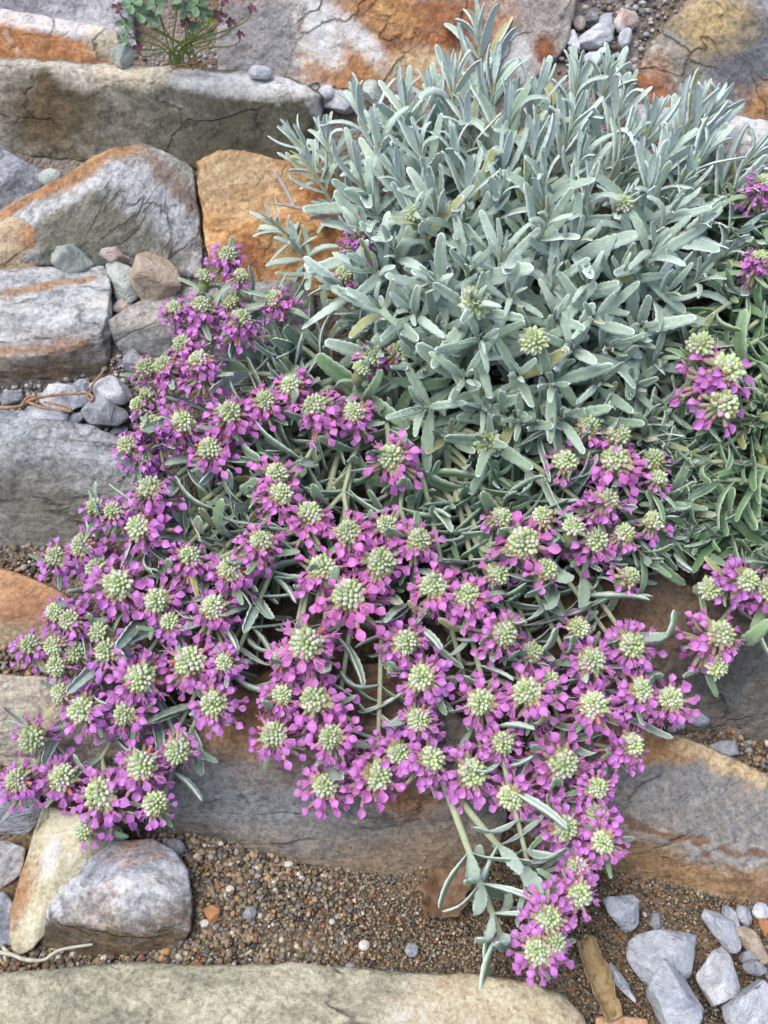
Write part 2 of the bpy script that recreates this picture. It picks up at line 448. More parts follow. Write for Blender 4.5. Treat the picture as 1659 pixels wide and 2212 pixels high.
vox_stone('boulder', 'grey boulder with an orange ridge and white quartz band, left of the ochre boulder', 'stone',
    [[(-40, 480, .4), (60, 425, 1.4), (130, 383, 2.2), (200, 340, 2.8), (250, 316, 3), (310, 312, 3), (370, 330, 2.8), (418, 362, 2.2), (215, 400, 4), (300, 400, 4), (120, 470, 3), (60, 520, 1.5), (100, 540, 1.8),
      (230, 520, 2.4), (330, 560, 1.6), (400, 575, .6), (440, 600, 0), (432, 480, 1.6), (380, 430, 3), (250, 560, .8), (30, 570, .4)]],
    lambda c: rockmat('quartz_boulder', [(120, 118, 112), (146, 144, 136), (170, 168, 164), (196, 194, 192)], ((150, 132, 104), (120, 106, 84)), (.55, .75), (0, 50, 0), (1, 1, 3.2), 30, seed=7,
        zones=[ZS(15, 455, 130, 394, 2, .0075, OR), ZS(130, 394, 275, 322, 2.6, .0085, OR), ZS(40, 482, 230, 384, 3, .007, ((206, 206, 204), (176, 176, 176))), ZS(250, 376, 390, 480, 3, .012, ((196, 196, 198), (158, 158, 160))), ZS(330, 350, 410, 430, 2.8, .006, ((150, 128, 108), (124, 112, 106))), Z(270, 350, 3, .013, ((190, 186, 182), (158, 154, 150)), .4, (.5, .7, 1, -10)), Z(200, 490, 3, .03, ((126, 124, 108), (100, 98, 84)), .5, (.55, 1, 1, 0)), Z(410, 430, 2.2, .012, ((124, 118, 116), (160, 144, 130)), .5)], origin=c),
    amp=.0024, seed=7, smooth=6)
vox_stone('boulder', 'ochre orange boulder beside the silvery leaves, with a bare twig across it', 'stone',
    [[(425, 350, 2), (470, 325, 2.6), (530, 326, 2.8), (560, 345, 2.8), (640, 352, 2.6), (720, 372, 2.2), (790, 420, 1.4), (430, 420, 2.4), (455, 470, 2.6), (480, 600, .6), (520, 640, 0), (760, 640, 0), (800, 560, .6), (560, 470, 3.8), (690, 480, 3.4), (445, 540, 1)]],
    lambda c: rockmat('ochre_stone', [(168, 116, 62), (190, 140, 82), (208, 162, 104), (196, 160, 112)], ((176, 104, 48), (142, 90, 44)), (.5, .66), (0, 15, 0), (1, 1, 2.6), 30, seed=8, grain=.5,
        zones=[Z(500, 385, 2.8, .02, ((184, 162, 126), (160, 132, 92)), .5, (.6, 1, 1, 0)), Z(520, 560, 1.5, .016, RU, .5)], origin=c), amp=.0026, seed=8)
vox_stone('stone', 'smooth lilac grey lump at the left edge, below the long slab', 'stone',
    [[(-60, 330, 1.5), (0, 315, 2), (55, 345, 2), (105, 378, 1), (110, 420, .2), (40, 460, 0), (-60, 480, 0), (20, 380, 2.4)]],
    lambda c: rockmat('lilac_lump', [(116, 116, 122), (142, 142, 148), (166, 166, 170)], None, streak=(20, 30, 0), stretch=(1, 1, 2.5), scale=40, seed=9, origin=c), amp=.0016, seed=9)
vox_stone('stone', 'small ochre stone with a brown orange right end, at the left edge below the boulder', 'stone',
    [[(-50, 475, 1.4), (60, 470, 1.8), (112, 482, 1.5), (132, 520, .8), (112, 575, 0), (40, 588, 0), (-50, 590, 0), (60, 510, 2.2)]],
    lambda c: rockmat('ochre_pebble', [(140, 124, 100), (168, 146, 116), (186, 164, 134)], None, streak=(0, 30, 0), scale=40, seed=10,
        zones=[Z(108, 520, 1.4, .014, ((186, 122, 58), (150, 88, 44)), .5, (1, 1, .6, 0))], origin=c), amp=.0016, seed=10)
vox_stone('stone_block', 'pale streaked block with rusty seams and dark broken front, left edge beside the chips', 'stone',
    [[(-120, 850, -.3), (0, 838, -.3), (110, 840, -.3), (180, 815, 0), (232, 800, 0), (-120, 772, 2.4), (0, 772, 2.5), (90, 768, 2.6), (180, 735, 2.6), (222, 715, 2.5), (238, 640, 1.9), (236, 590, 1.4), (225, 576, 1.2), (80, 578, 1.2), (-120, 596, 1.2), (246, 720, .8)]],
    lambda c: rockmat('streaked_gneiss', [(134, 134, 136), (158, 158, 158), (180, 180, 178), (200, 196, 190)], ((176, 128, 88), (140, 104, 76)), (.56, .68), (15, 0, 0), (.35, 1.6, 2.2), 46, seed=11,
        zones=[Z(100, 806, 1, .017, ((122, 100, 74), (92, 76, 58)), .6, (.35, 1, 1, 0)), ZS(10, 628, 110, 612, 1.6, .0035, ((184, 146, 106), (160, 126, 96))), ZS(110, 612, 200, 606, 1.6, .003, ((184, 146, 106), (160, 126, 96))), ZS(0, 768, 180, 744, 2.5, .0035, ((176, 136, 104), (148, 120, 100)))], origin=c), amp=.0022, seed=11, layer=(0, .3, 1))
vox_stone('stone_block', 'grey block with a light smooth-topped top, behind the upper left blossoms', 'stone',
    [[(232, 692, 1.8), (300, 650, 1.5), (400, 618, 1.2), (640, 600, .8), (680, 640, .8), (360, 700, 2.2), (600, 690, 2.2), (240, 715, 1.6), (262, 765, 0), (350, 768, 0), (640, 790, 0), (680, 700, 0)]],
    lambda c: rockmat('green_grey_block', [(112, 114, 112), (138, 138, 134), (158, 156, 150)], ((150, 136, 116), (128, 116, 98)), (.52, .7), (10, 20, 0), (.7, 1, 2), 40, seed=12,
        zones=[Z(330, 665, 1.8, .012, ((180, 174, 166), (158, 152, 146)), .5, (.4, 1, 1, 15))], origin=c), amp=.0016, seed=12)
vox_stone('stone_block', 'large blue grey block with a smooth light top at the left edge, halfway up', 'stone',
    [[(-120, 1205, -.5), (0, 1200, -.5), (130, 1205, -.5), (330, 1180, -.5), (-120, 985, 2.8), (0, 988, 2.9), (120, 984, 3), (230, 992, 2.8), (330, 1030, 2.4), (-120, 890, 1.3), (60, 882, 1.3), (110, 888, 1.3), (200, 918, 1.3), (262, 942, 1.3), (340, 1000, 1.3)]],
    lambda c: rockmat('blue_grey_gneiss', [(108, 112, 112), (134, 136, 136), (156, 158, 158), (178, 180, 180)], ((132, 118, 96), (108, 96, 80)), (.56, .72), (15, 0, 0), (.6, 1, 2), 36, seed=13,
        zones=[Z(70, 1000, 2.8, .01, ((128, 100, 62), (104, 84, 58)), .6, (.3, 1, 1, 0)), Z(130, 940, 2.1, .03, ((176, 180, 184), (156, 160, 164)), .5, (.4, 1, 1.4, 0)), Z(90, 1110, 1, .03, ((104, 102, 90), (126, 122, 110)), .5, (.6, 1, 1, 0))], origin=c), amp=.0024, seed=13)
vox_stone('stone', 'smooth rust orange wedge fading to a cream foot, left edge beside purple blossoms', 'stone',
    [[(-80, 1225, 1.6), (0, 1228, 1.7), (60, 1246, 1.6), (140, 1280, 1.2), (200, 1330, .4), (150, 1390, 0), (60, 1408, -.2), (-80, 1412, -.2), (20, 1320, 1.9)]],
    lambda c: rockmat('rust_wedge', [(148, 104, 72), (166, 122, 84), (182, 142, 102)], ((132, 86, 62), (150, 104, 68)), (.5, .65), (0, -15, 0), (.5, 1, 2), 26, seed=15, grain=.4,
        zones=[Z(70, 1385, .5, .011, ((190, 172, 138), (160, 144, 112)), .5, (.22, 1, 1, 12))], origin=c), amp=.0012, seed=15)
vox_stone('stone_slab', 'beige layered slab at the left edge under the purple blossoms', 'stone',
    [[(-120, 1460, 1.6), (0, 1456, 1.7), (120, 1462, 1.6), (330, 1500, 1.5), (420, 1560, 1), (-120, 1575, 2.2), (100, 1590, 2.2), (360, 1620, 1.4), (-120, 1650, -.3), (200, 1680, -.3), (400, 1660, -.3)]],
    lambda c: rockmat('beige_schist', [(142, 134, 122), (170, 160, 144), (190, 180, 162)], ((176, 146, 110), (158, 140, 118)), (.5, .7), (8, 6, 0), (.3, 1.5, 3), 44, seed=16, origin=c), amp=.002, seed=16, layer=(.1, .2, 1))
vox_stone('stone', 'dark rounded stone with pale grey bands at the left edge, above the cream wedge', 'stone',
    [[(-60, 1690, 1), (40, 1690, 1.2), (86, 1715, 1), (92, 1765, .6), (60, 1802, 0), (-60, 1805, 0), (20, 1745, 1.8)]],
    lambda c: rockmat('banded_grey', [(88, 90, 96), (130, 132, 138), (178, 180, 184)], None, streak=(15, 12, 0), stretch=(.4, 1, 4), scale=40, seed=17, origin=c), amp=.0012, seed=17)
vox_stone('stone', 'small grey and tan stone at the left edge, directly left of the cream wedge', 'stone',
    [[(-60, 1812, .9), (20, 1816, 1), (56, 1832, .9), (48, 1890, .4), (0, 1925, 0), (-60, 1925, 0), (10, 1860, 1.3)]],
    lambda c: rockmat('grey_tan', [(136, 134, 136), (162, 160, 160), (184, 182, 180)], (OR[0], (150, 126, 100)), (.55, .7), (0, 20, 0), scale=40, seed=18, origin=c), amp=.0012, seed=18)
vox_stone('stone', 'blue grey stone low at the left edge, half hidden by the cream wedge', 'stone',
    [[(-60, 1925, .8), (10, 1925, 1), (36, 1960, .8), (30, 2040, .2), (-60, 2060, 0), (-10, 1990, 1.1)]],
    lambda c: rockmat('blue_grey_small', [(112, 116, 124), (140, 144, 150), (160, 160, 160)], None, scale=40, seed=19, origin=c), amp=.0012, seed=19)
vox_stone('stone', 'upright cream green wedge of stone with orange left edge, lower left below the blossoms', 'stone',
    [[(92, 1740, 2), (180, 1760, 2.6), (262, 1785, 2.4), (276, 1812, 1.6), (215, 1850, 1.8), (120, 1930, 2.2), (88, 1985, 1.8), (72, 2050, .8), (40, 2066, .4), (22, 2050, .4), (22, 1970, 1.2), (60, 1860, 1.6), (130, 1860, 3)]],
    lambda c: rockmat('cream_wedge', [(168, 160, 130), (188, 180, 150), (204, 198, 172)], None, streak=(0, 60, 0), stretch=(1, 1, 2), scale=24, seed=20, grain=.45,
        zones=[Z(35, 1930, 1.6, .007, OR, .5, (.9, 1, .16, 22)), Z(230, 1830, 2, .014, ((140, 140, 112), (160, 160, 132)), .5), Z(110, 1850, 2.6, .004, WH, .5, (1, 1, .16, 20))], origin=c), amp=.001, seed=20)
vox_stone('stone', 'rounded stone streaked white and rust with brown underside, lower left on the gravel', 'stone',
    [[(84, 1960, 1.8), (125, 1905, 2.2), (180, 1850, 2.4), (235, 1820, 2.2), (330, 1812, 2), (380, 1840, 1.8), (408, 1880, 1.4), (416, 1960, 1.3), (412, 2010, 1), (392, 2046, .2), (250, 2000, 2.3), (110, 1990, 2), (84, 2050, 0), (200, 2070, 0), (320, 2065, 0), (290, 1900, 3)]],
    lambda c: rockmat('striped_gneiss', [(124, 128, 138), (164, 166, 172), (190, 190, 190), (206, 202, 196)], ((196, 148, 98), (170, 122, 80)), (.56, .66), (0, -14, 0), (.4, 1, 3), 40, seed=21,
        zones=[Z(230, 2040, .7, .014, ((116, 96, 62), (84, 70, 48)), .3, (.2, 1, 1, 0)), Z(120, 2010, 1.2, .007, ((100, 88, 68), (76, 66, 52)), .4)], origin=c), amp=.0012, seed=21, smooth=5)
vox_stone('stone_slab', 'broad beige green slab along the bottom edge with a cream right end', 'stone',
    [[(-150, 2112, 2), (0, 2104, 2.2), (200, 2090, 2.2), (300, 2080, 2.2), (450, 2082, 2.2), (560, 2092, 2.2), (660, 2084, 2.2), (770, 2098, 2.2), (900, 2104, 2.3), (1040, 2108, 2.3), (1150, 2120, 2.2), (1215, 2150, 1.9), (1262, 2200, 1.5), (1270, 2260, 1.2), (1200, 2400, 2), (-150, 2400, 2), (600, 2200, 2.9)]],
    lambda c: rockmat('beige_green_slab', [(128, 126, 108), (150, 146, 122), (170, 164, 138), (184, 178, 156)], ((172, 142, 98), (150, 124, 88)), (.56, .74), (0, 0, 12), (.5, 1.4, 1), 34, seed=22,
        zones=[ZS(880, 2210, 1010, 2150, 2.4, .016, ((220, 210, 186), (206, 192, 160))), ZS(1010, 2150, 1230, 2190, 2.2, .022, ((214, 200, 168), (200, 182, 144)))], origin=c), amp=.0022, seed=22, depth=.06, layer=(0, 0, 1))
vox_stone('stone_slab', 'long slate grey slab with brown lower edge, under the lowest row of blossoms', 'stone',
    [[(280, 1700, 2.4), (380, 1630, 3.2), (470, 1500, 3.4), (600, 1440, 3), (850, 1430, 3), (960, 1540, 3.4), (1060, 1600, 3), (1100, 1760, 1.6), (1080, 1850, .3), (980, 1885, -.3), (830, 1905, -.3), (560, 1832, -.3), (330, 1792, -.3), (520, 1600, 4.3), (900, 1640, 4.2), (320, 1760, 1)]],
    lambda c: rockmat('slate_slab', [(104, 102, 98), (126, 124, 118), (144, 140, 130), (160, 152, 138)], ((150, 124, 94), (124, 104, 82)), (.5, .66), (6, 6, 0), (.3, 1, 2.6), 38, seed=23,
        zones=[Z(800, 1850, .4, .020, ((150, 130, 104), (124, 106, 84)), .5, (.2, 1, 1, 6)), Z(560, 1710, 3, .022, ((112, 116, 120), (134, 136, 136)), .5, (.3, 1, 1, 8)), Z(880, 1730, 2.4, .008, ((168, 120, 76), (140, 104, 72)), .5, (.4, 1, 1, 0)), Z(560, 1500, 3.4, .025, ((172, 132, 88), (140, 106, 74)), .5, (.5, 1, 1, 0)), Z(780, 1460, 3.2, .022, ((140, 108, 82), (112, 88, 68)), .5, (.5, 1, 1, 0)), Z(440, 1820, .2, .008, BR, .5, (.3, 1, 1, 8))], origin=c), amp=.002, seed=23)
vox_stone('stone_slab', 'slanting slab with an orange upper edge and rust red seams, lower right', 'stone',
    [[(1150, 1540, 3.2), (1250, 1535, 3.4), (1370, 1565, 3.2), (1480, 1592, 3), (1560, 1630, 2.8), (1660, 1680, 2.6), (1800, 1740, 2.4), (1120, 1700, 2.6), (1140, 1800, .8), (1240, 1872, -.2), (1450, 1912, -.2), (1660, 1962, -.2), (1800, 1990, -.2), (1300, 1700, 3.4), (1600, 1790, 2.6)]],
    lambda c: rockmat('rust_seam_gneiss', [(116, 116, 114), (142, 140, 134), (166, 158, 144), (180, 168, 148)], ((170, 134, 96), (150, 116, 84)), (.48, .62), (0, 15, 0), (.4, 1, 3), 34, seed=24,
        zones=[ZS(1180, 1560, 1360, 1590, 3.3, .013, ((190, 146, 92), (168, 118, 70))), ZS(1360, 1585, 1470, 1620, 3, .010, ((190, 146, 92), (168, 118, 70))), ZS(1470, 1604, 1640, 1680, 2.8, .0065, ((214, 190, 150), (196, 158, 104))), Z(1250, 1640, 3, .02, ((166, 136, 100), (140, 112, 80)), .5, (.3, 1, 1, 14)), Z(1440, 1690, 2.9, .026, ((124, 126, 126), (146, 144, 138)), .5, (.4, 1, 1, 15)),
               ZS(1230, 1830, 1450, 1890, 1, .012, ((162, 132, 92), (140, 110, 74))), ZS(1450, 1880, 1660, 1940, 1, .012, ((160, 128, 88), (138, 106, 72))), ZS(1310, 1755, 1480, 1808, 2, .0022, ((138, 100, 76), (120, 88, 68))), ZS(1480, 1808, 1655, 1838, 2, .0024, ((138, 100, 76), (120, 88, 68))), ZS(1500, 1818, 1620, 1900, 1.5, .002, ((138, 100, 76), (120, 88, 68))), Z(1380, 1860, .6, .009, ((150, 124, 84), (122, 98, 66)), .5, (.2, 1, 1, 12))], origin=c), amp=.002, seed=24, layer=(.2, .2, 1))
vox_stone('boulder', 'dark brown grey rock with a grey upper edge at the right, behind the hanging blossoms', 'stone',
    [[(1040, 1300, 2.4), (1110, 1270, 3), (1200, 1225, 3), (1400, 1232, 2.9), (1530, 1275, 2.8), (1700, 1350, 2.6), (1820, 1400, 2.4), (1040, 1450, 1), (1200, 1550, 0), (1400, 1560, -.3), (1500, 1545, -.3), (1660, 1600, -.3), (1820, 1650, -.3), (1250, 1330, 4), (1500, 1380, 3.6)]],
    lambda c: rockmat('brown_rock', [(96, 88, 76), (118, 106, 90), (136, 124, 106)], ((140, 108, 74), (112, 88, 62)), (.48, .64), (30, 20, 0), (1, 1, 1.5), 44, seed=25, grain=.5,
        zones=[Z(1330, 1252, 3, .009, ((158, 154, 146), (130, 128, 122)), .5, (.3, 1, 1, 8)), Z(1580, 1460, 1.6, .035, ((108, 108, 104), (86, 86, 82)), .5), Z(1250, 1320, 3.4, .03, ((130, 98, 68), (104, 78, 54)), .5, (.6, 1, 1, 0))], origin=c), amp=.0026, seed=25)
vox_stone('stone', 'tan brown stone at the bottom edge between the beige slab and the grey chips', 'stone',
    [[(1285, 2196, .8), (1340, 2192, 1), (1400, 2200, 1), (1420, 2300, .8), (1290, 2300, .8), (1350, 2240, 1.3)]],
    lambda c: rockmat('tan_stone', [(160, 120, 90), (184, 146, 112), (196, 164, 130)], None, seed=26, origin=c), amp=.001, seed=26)

# ------------------------------------------------------------------ stone chips
def chip_mat(name, c0, c1, vein=None):
    t = NT(name); tc = t.n('TexCoord').outputs['Object']; oi = t.n('ObjectInfo')
    ad = t.n('VectorMath', operation='ADD'); t.l(tc, ad.inputs[0]); t.l(oi.outputs['Random'], ad.inputs[1])
    n = t.noise(ad.outputs[0], 90, 7, .6, .8); nf = t.noise(ad.outputs[0], 600, 3, .7)
    c = t.ramp(n, [(.35, C4(c0)), (.62, C4(c1))])
    if vein: c = t.mix(t.rng(t.noise(ad.outputs[0], 60, 4, .6, 2), .54, .64), c, C4(vein))
    v = t.rng(oi.outputs['Random'], 0, 1, .82, 1.1)
    hs = t.n('HueSaturation'); t.l(v, hs.inputs['Value']); t.l(c, hs.inputs['Color'])
    c = t.mix(.3, hs.outputs[0], t.ramp(nf, [(.35, (.25, .25, .25, 1)), (.65, (.75, .75, .75, 1))]), 'OVERLAY')
    t.l(c, t.b.inputs['Base Color']); t.b.inputs['Roughness'].default_value = .75; t.b.inputs['Specular IOR Level'].default_value = .3
    geo = t.n('NewGeometry'); hl = t.n('SeparateXYZ'); t.l(tc, hl.inputs[0])
    c = t.mix(t.math('MULTIPLY', t.rng(t.noise(ad.outputs[0], 140, 8, .75, .4), .52, .68), .3), c, C4((128, 112, 92)))
    t.l(c, t.b.inputs['Base Color'])
    t.l(t.bump(nf, .0010, .9, t.bump(n, .0036, 1.0)), t.b.inputs['Normal'])
    return t.m
mGrey = chip_mat('grey_limestone', (146, 151, 160), (184, 188, 194))
mPale = chip_mat('pale_limestone', (172, 174, 180), (208, 210, 214))
mDark = chip_mat('dark_limestone', (124, 127, 134), (162, 165, 170))
mGreen = chip_mat('greenish_stone', (158, 166, 158), (190, 196, 188))
mBeige = chip_mat('beige_stone', (158, 142, 122), (188, 172, 154))
mPink = chip_mat('pinkish_stone', (176, 150, 136), (214, 200, 192))
mTan = chip_mat('rusty_pebble', (150, 106, 70), (176, 128, 88))
mMilk = chip_mat('milky_quartz', (188, 184, 172), (216, 212, 200))

chips = [
 # left pocket under the boulder
 ('pale greenish white chip between the ochre stone and the pinkish shard', 148, 548, 52, 38, 4, mGreen, 1.3),
 ('upright pinkish white shard in front of the grey boulder', 250, 545, 38, 34, -38, mPink, 1.0),
 ('light green grey chip left of the beige angular stone', 266, 604, 36, 48, 10, mGreen, 1.0),
 ('beige angular stone above the grey smooth-topped block', 350, 604, 64, 66, 12, mBeige, 1.6),
 ('small pale fragment wedged at the corner of the streaked block', 266, 660, 24, 14, 30, mPink, .3),
 ('pale green flake tucked behind the grey boulder', 108, 383, 26, 16, 15, mGreen, .8),
 # pocket between the two left blocks
 ('dark grey lump under the grey smooth-topped block', 290, 782, 28, 28, 0, mDark, .5),
 ('white blue chip with the dead tendril lying over it', 126, 862, 52, 30, -5, mPale, 1.0),
 ('light grey chip leaning on the corner of the streaked block', 238, 838, 52, 38, -10, mPale, 1.2),
 ('rough dark grey chip on top of the large blue grey block', 228, 893, 54, 42, -8, mDark, 1.4),
 ('flat white sliver along the top of the blue grey block', 98, 896, 58, 18, -12, mPale, 1.0),
 ('small dark grey chip at the left edge under the streaked block', 26, 860, 26, 16, 5, mDark, .4),
 ('small grey chip in the middle of the left pocket', 176, 836, 20, 16, 20, mGrey, .5),
 ('tiny dark grey chip tucked right of the rough dark one', 258, 930, 20, 10, 20, mDark, .3),
 ('squarish grey chip just below the white blue chip', 180, 862, 16, 18, 10, mGrey, .6),
 ('grey chip between the rough dark chip and the white sliver', 165, 905, 20, 14, 25, mGrey, .5),
 # top, beside the rust wall
 ('white chip on the long slab under the rust orange rock', 562, 158, 26, 14, 0, mPale, 3.4),
 ('pale lilac chip at the right end of the long slab', 742, 222, 42, 22, -5, mPale, .8),
 ('small white chip by the end of the long slab, below the rust rock', 706, 200, 18, 14, 0, mPale, 1.2),
 ('greenish chip half hidden by the highest left leaves', 810, 205, 26, 28, 10, mGreen, 1.0),
 ('bluish green stone between the orange block and the lobed-leaf plant', 262, 118, 34, 28, 30, mGreen, 3.2),
 ('round pinkish pebble topmost beside the rust orange rock', 1252, 50, 14, 13, 0, mPink, .6),
 ('white pebble against the right side of the rust orange rock', 1238, 85, 15, 28, 15, mPale, .8),
 ('largest grey white pebble in the upper right heap', 1288, 88, 40, 30, -12, mPale, .8),
 ('small dark pebble in the upper right heap', 1278, 38, 16, 11, 0, mDark, .6),
 ('squarish pale stone behind the upper right heap', 1352, 42, 28, 24, 8, mPink, .8),
 ('upright white pebble at the right of the upper right heap', 1350, 82, 14, 20, -20, mPale, .9),
 ('flat grey stone behind the pebble heap at the top', 1312, 55, 26, 20, 0, mGrey, .4),
 ('small grey pebble low in the upper right heap', 1240, 106, 14, 10, 0, mGrey, .5),
 ('pale pebble lowest of the upper right heap, just above the leaves', 1282, 128, 22, 14, 0, mPale, .3),
 # right nook
 ('rounded grey pebble in the sandy nook at the right', 1511, 1553, 23, 16, -5, mGrey, .5),
 ('thin fan-shaped grey flake in the sandy nook at the right', 1565, 1612, 34, 19, 5, mGrey, .3),
 ('small grey pebble left of the rounded one in the sandy nook', 1467, 1562, 13, 16, 20, mGrey, .4),
 ('tiny grey pebble lowest left in the sandy nook', 1452, 1576, 12, 8, 0, mGrey, .3),
 # lower right heap
 ('pale grey chip with a split right edge, alone on the sand at lower right', 1350, 1976, 43, 42, 8, mGrey, .6),
 ('grey chip half sunk in the sand beside the split one', 1415, 1995, 24, 20, 15, mDark, -.1),
 ('broad blue grey chip on the left of the lower right heap', 1442, 2058, 78, 62, 32, mGrey, 1.2),
 ('long slanting grey chip at the top of the lower right heap', 1553, 2000, 32, 58, 32, mGrey, .9),
 ('narrow upright chip right of the long slanting one', 1578, 1990, 18, 36, 12, mGrey, .7),
 ('beige grey chip at the right edge of the heap, above the dark wedge', 1622, 2030, 28, 48, 14, mBeige, .8),
 ('squarish light grey chip in the middle of the lower right heap', 1557, 2112, 52, 64, -8, mPale, 1.5),
 ('large grey chip with white streaks at the bottom edge of the heap', 1462, 2170, 72, 66, 62, mGrey, 1.7),
 ('largest pale chip in the lower right corner', 1622, 2172, 72, 64, 40, mPale, 1.5),
 ('small dark wedge between the square chip and the right edge', 1630, 2090, 26, 15, -10, mDark, .9),
 ('small dark chip under the long slanting one', 1615, 2068, 20, 14, 0, mDark, .7),
 ('pale rounded pebble at the right edge under the rust seam slab', 1642, 1968, 20, 17, 10, mPale, .4),
 ('small greenish pebble between the narrow chip and the pale rounded pebble', 1606, 1978, 18, 20, 0, mGrey, .5),
 ('rusty brown stone at the right edge of the lower right heap', 1655, 2002, 20, 22, 0, mTan, .4),
 ('thin grey chip behind the curled dead leaf', 1335, 2118, 17, 52, 28, mGrey, .4),
 # single pebbles on the gravel
 ('largest rusty brown pebble on the gravel right of the striped stone', 460, 1972, 23, 21, 0, mTan, .25),
 ('white oval pebble on the gravel under the slate slab', 624, 1867, 10, 7, 0, mMilk, .2),
 ('milky pebble left of the rusty brown pebble\'s upper side', 497, 1920, 10, 7, 0, mMilk, .2),
 ('white pebble just below the rusty brown pebble', 441, 1995, 11, 8, 15, mMilk, .2),
 ('dark grey pebble right of the rusty brown pebble', 540, 1972, 16, 13, 0, mDark, .2),
 ('pale flat pebble in the middle of the gravel', 787, 2042, 13, 11, 0, mMilk, .2),
 ('black pebble at the edge of the beige slab', 758, 2092, 14, 12, 0, mDark, 1.2),
 ('dark blue pebble behind the top of the striped stone', 378, 1828, 24, 16, -20, mDark, .4),
 ('white oval pebble standing above the curled dead leaf', 1268, 2031, 8, 12, 0, mMilk, .3),
 ('tiny white pebble between the split chip and the sunken chip', 1393, 1975, 5, 6, 0, mMilk, .4),
 ('greenish grey pebble on the gravel left of the hanging spray', 890, 2052, 15, 14, 0, mGrey, .2),
]
for i, (lb, x, y, a, b, rot, m, h) in enumerate(chips):
    sm = a * b < 420
    chip('pebble' if sm else 'stone_chip', lb, x, y, a, b, rot, m, h, .8, seed=i * 7 + 3,
         sharp=5 if sm else 16, flat=.76 if sm else .52, cat='pebble' if sm else 'stone',
         group='pebbles lying on the gravel' if sm else 'stone chips lying between the rocks')

# ------------------------------------------------------------------ loose gravel (uncountable)
def in_poly(x, y, P):
    c = False; j = len(P) - 1
    for i in range(len(P)):
        if (P[i][1] > y) != (P[j][1] > y) and x < (P[j][0] - P[i][0]) * (y - P[i][1]) / (P[j][1] - P[i][1]) + P[i][0]: c = not c
        j = i
    return c
def attr_mat(name, rough=.7, bumps=0.0003):
    t = NT(name); a = t.n('Attribute', attribute_name='col')
    tc = t.n('TexCoord').outputs['Object']; n = t.noise(tc, 500, 3, .6)
    c = t.mix(.35, a.outputs['Color'], t.ramp(n, [(.3, (.3, .3, .3, 1)), (.7, (.7, .7, .7, 1))]), 'OVERLAY')
    t.l(c, t.b.inputs['Base Color']); t.b.inputs['Roughness'].default_value = rough; t.b.inputs['Specular IOR Level'].default_value = .3
    t.l(t.bump(n, bumps, .7), t.b.inputs['Normal'])
    return t.m
mGrain = attr_mat('gravel_grains')
PAL = [((112, 96, 74), 5), ((136, 116, 88), 5), ((158, 134, 98), 4), ((96, 84, 70), 4), ((74, 68, 62), 3), ((112, 110, 106), 3), ((150, 146, 138), 1.4),
       ((190, 180, 156), 1.2), ((176, 132, 78), 1.2), ((150, 88, 54), .7), ((190, 186, 172), .4), ((128, 124, 100), 2)]
GPAL = [((150, 150, 152), 4), ((176, 174, 174), 3), ((120, 118, 118), 3), ((132, 116, 98), 3), ((96, 90, 84), 2)]
def grains(name, label, cat, polys, pal, seed):
    rs = random.Random(seed); v0, f0 = ico(1)
    mb = MB(); cs = [lin(c) for c, w in pal]; ws = [w for c, w in pal]
    for (P, n, smin, smax) in polys:
        x0, x1 = min(p[0] for p in P), max(p[0] for p in P); y0, y1 = min(p[1] for p in P), max(p[1] for p in P)
        k = 0
        while k < n:
            x, y = rs.uniform(x0, x1), rs.uniform(y0, y1)
            if not in_poly(x, y, P): continue
            k += 1
            big = 1.0 - .42 * sstep(500, 900, x) if y > 1780 else 1
            r = (smin + (smax - smin) * rs.random() ** 3.0) * big
            p = W(x, y, 0); r *= pxm(p)
            p.z += rs.uniform(-.3, .7) * r
            sc = np.array([r * rs.uniform(.8, 1.3), r * rs.uniform(.75, 1.1), r * rs.uniform(.6, .9)])
            q = Matrix.Rotation(rs.uniform(0, 6.3), 3, 'Z') @ Matrix.Rotation(rs.uniform(-.5, .5), 3, 'X')
            jit = 1 + np.array([rs.uniform(-.16, .16) for _ in range(len(v0))])[:, None]
            v = (v0 * jit * sc) @ np.array(q).T + np.array(p)
            c = rs.choices(cs, ws)[0]; b = rs.uniform(.8, 1.1); mc_ = sum(c) / 3; c = tuple(.8 * q_ + .2 * mc_ for q_ in c)
            mb.add(v, f0, np.tile(np.array([c[0] * b, c[1] * b, c[2] * b, 1]), (len(v0), 1)))
    o = mb.build(name, mGrain); tag(o, label, cat, None, 'stuff')
trough = [(300, 1770), (980, 1850), (1240, 1850), (1459, 1890), (1720, 1950), (1720, 2230), (1260, 2230), (1150, 2120), (780, 2110), (300, 2100), (-40, 2130), (-40, 1990), (80, 2000), (300, 1990)]
grains('gravel', 'coarse brown sand and fine gravel filling the foot between the slabs', 'gravel',
       [(trough, 11000, 3.0, 8), ([(760, 1840), (980, 1870), (1240, 1870), (1459, 1900), (1720, 1960), (1720, 2230), (1260, 2230), (1150, 2120), (760, 2110)], 7500, 3.2, 8), ([(300, 1770), (760, 1840), (760, 2110), (0, 2130), (0, 2030), (400, 2030)], 2400, 4, 10), ([(1420, 1530), (1720, 1560), (1720, 1720), (1480, 1620)], 900, 3, 9),
        ([(-40, 1390), (200, 1390), (120, 1480), (-40, 1480)], 350, 4, 10), ([(-40, 1180), (330, 1180), (150, 1260), (-40, 1250)], 350, 4, 10)], PAL, 5)
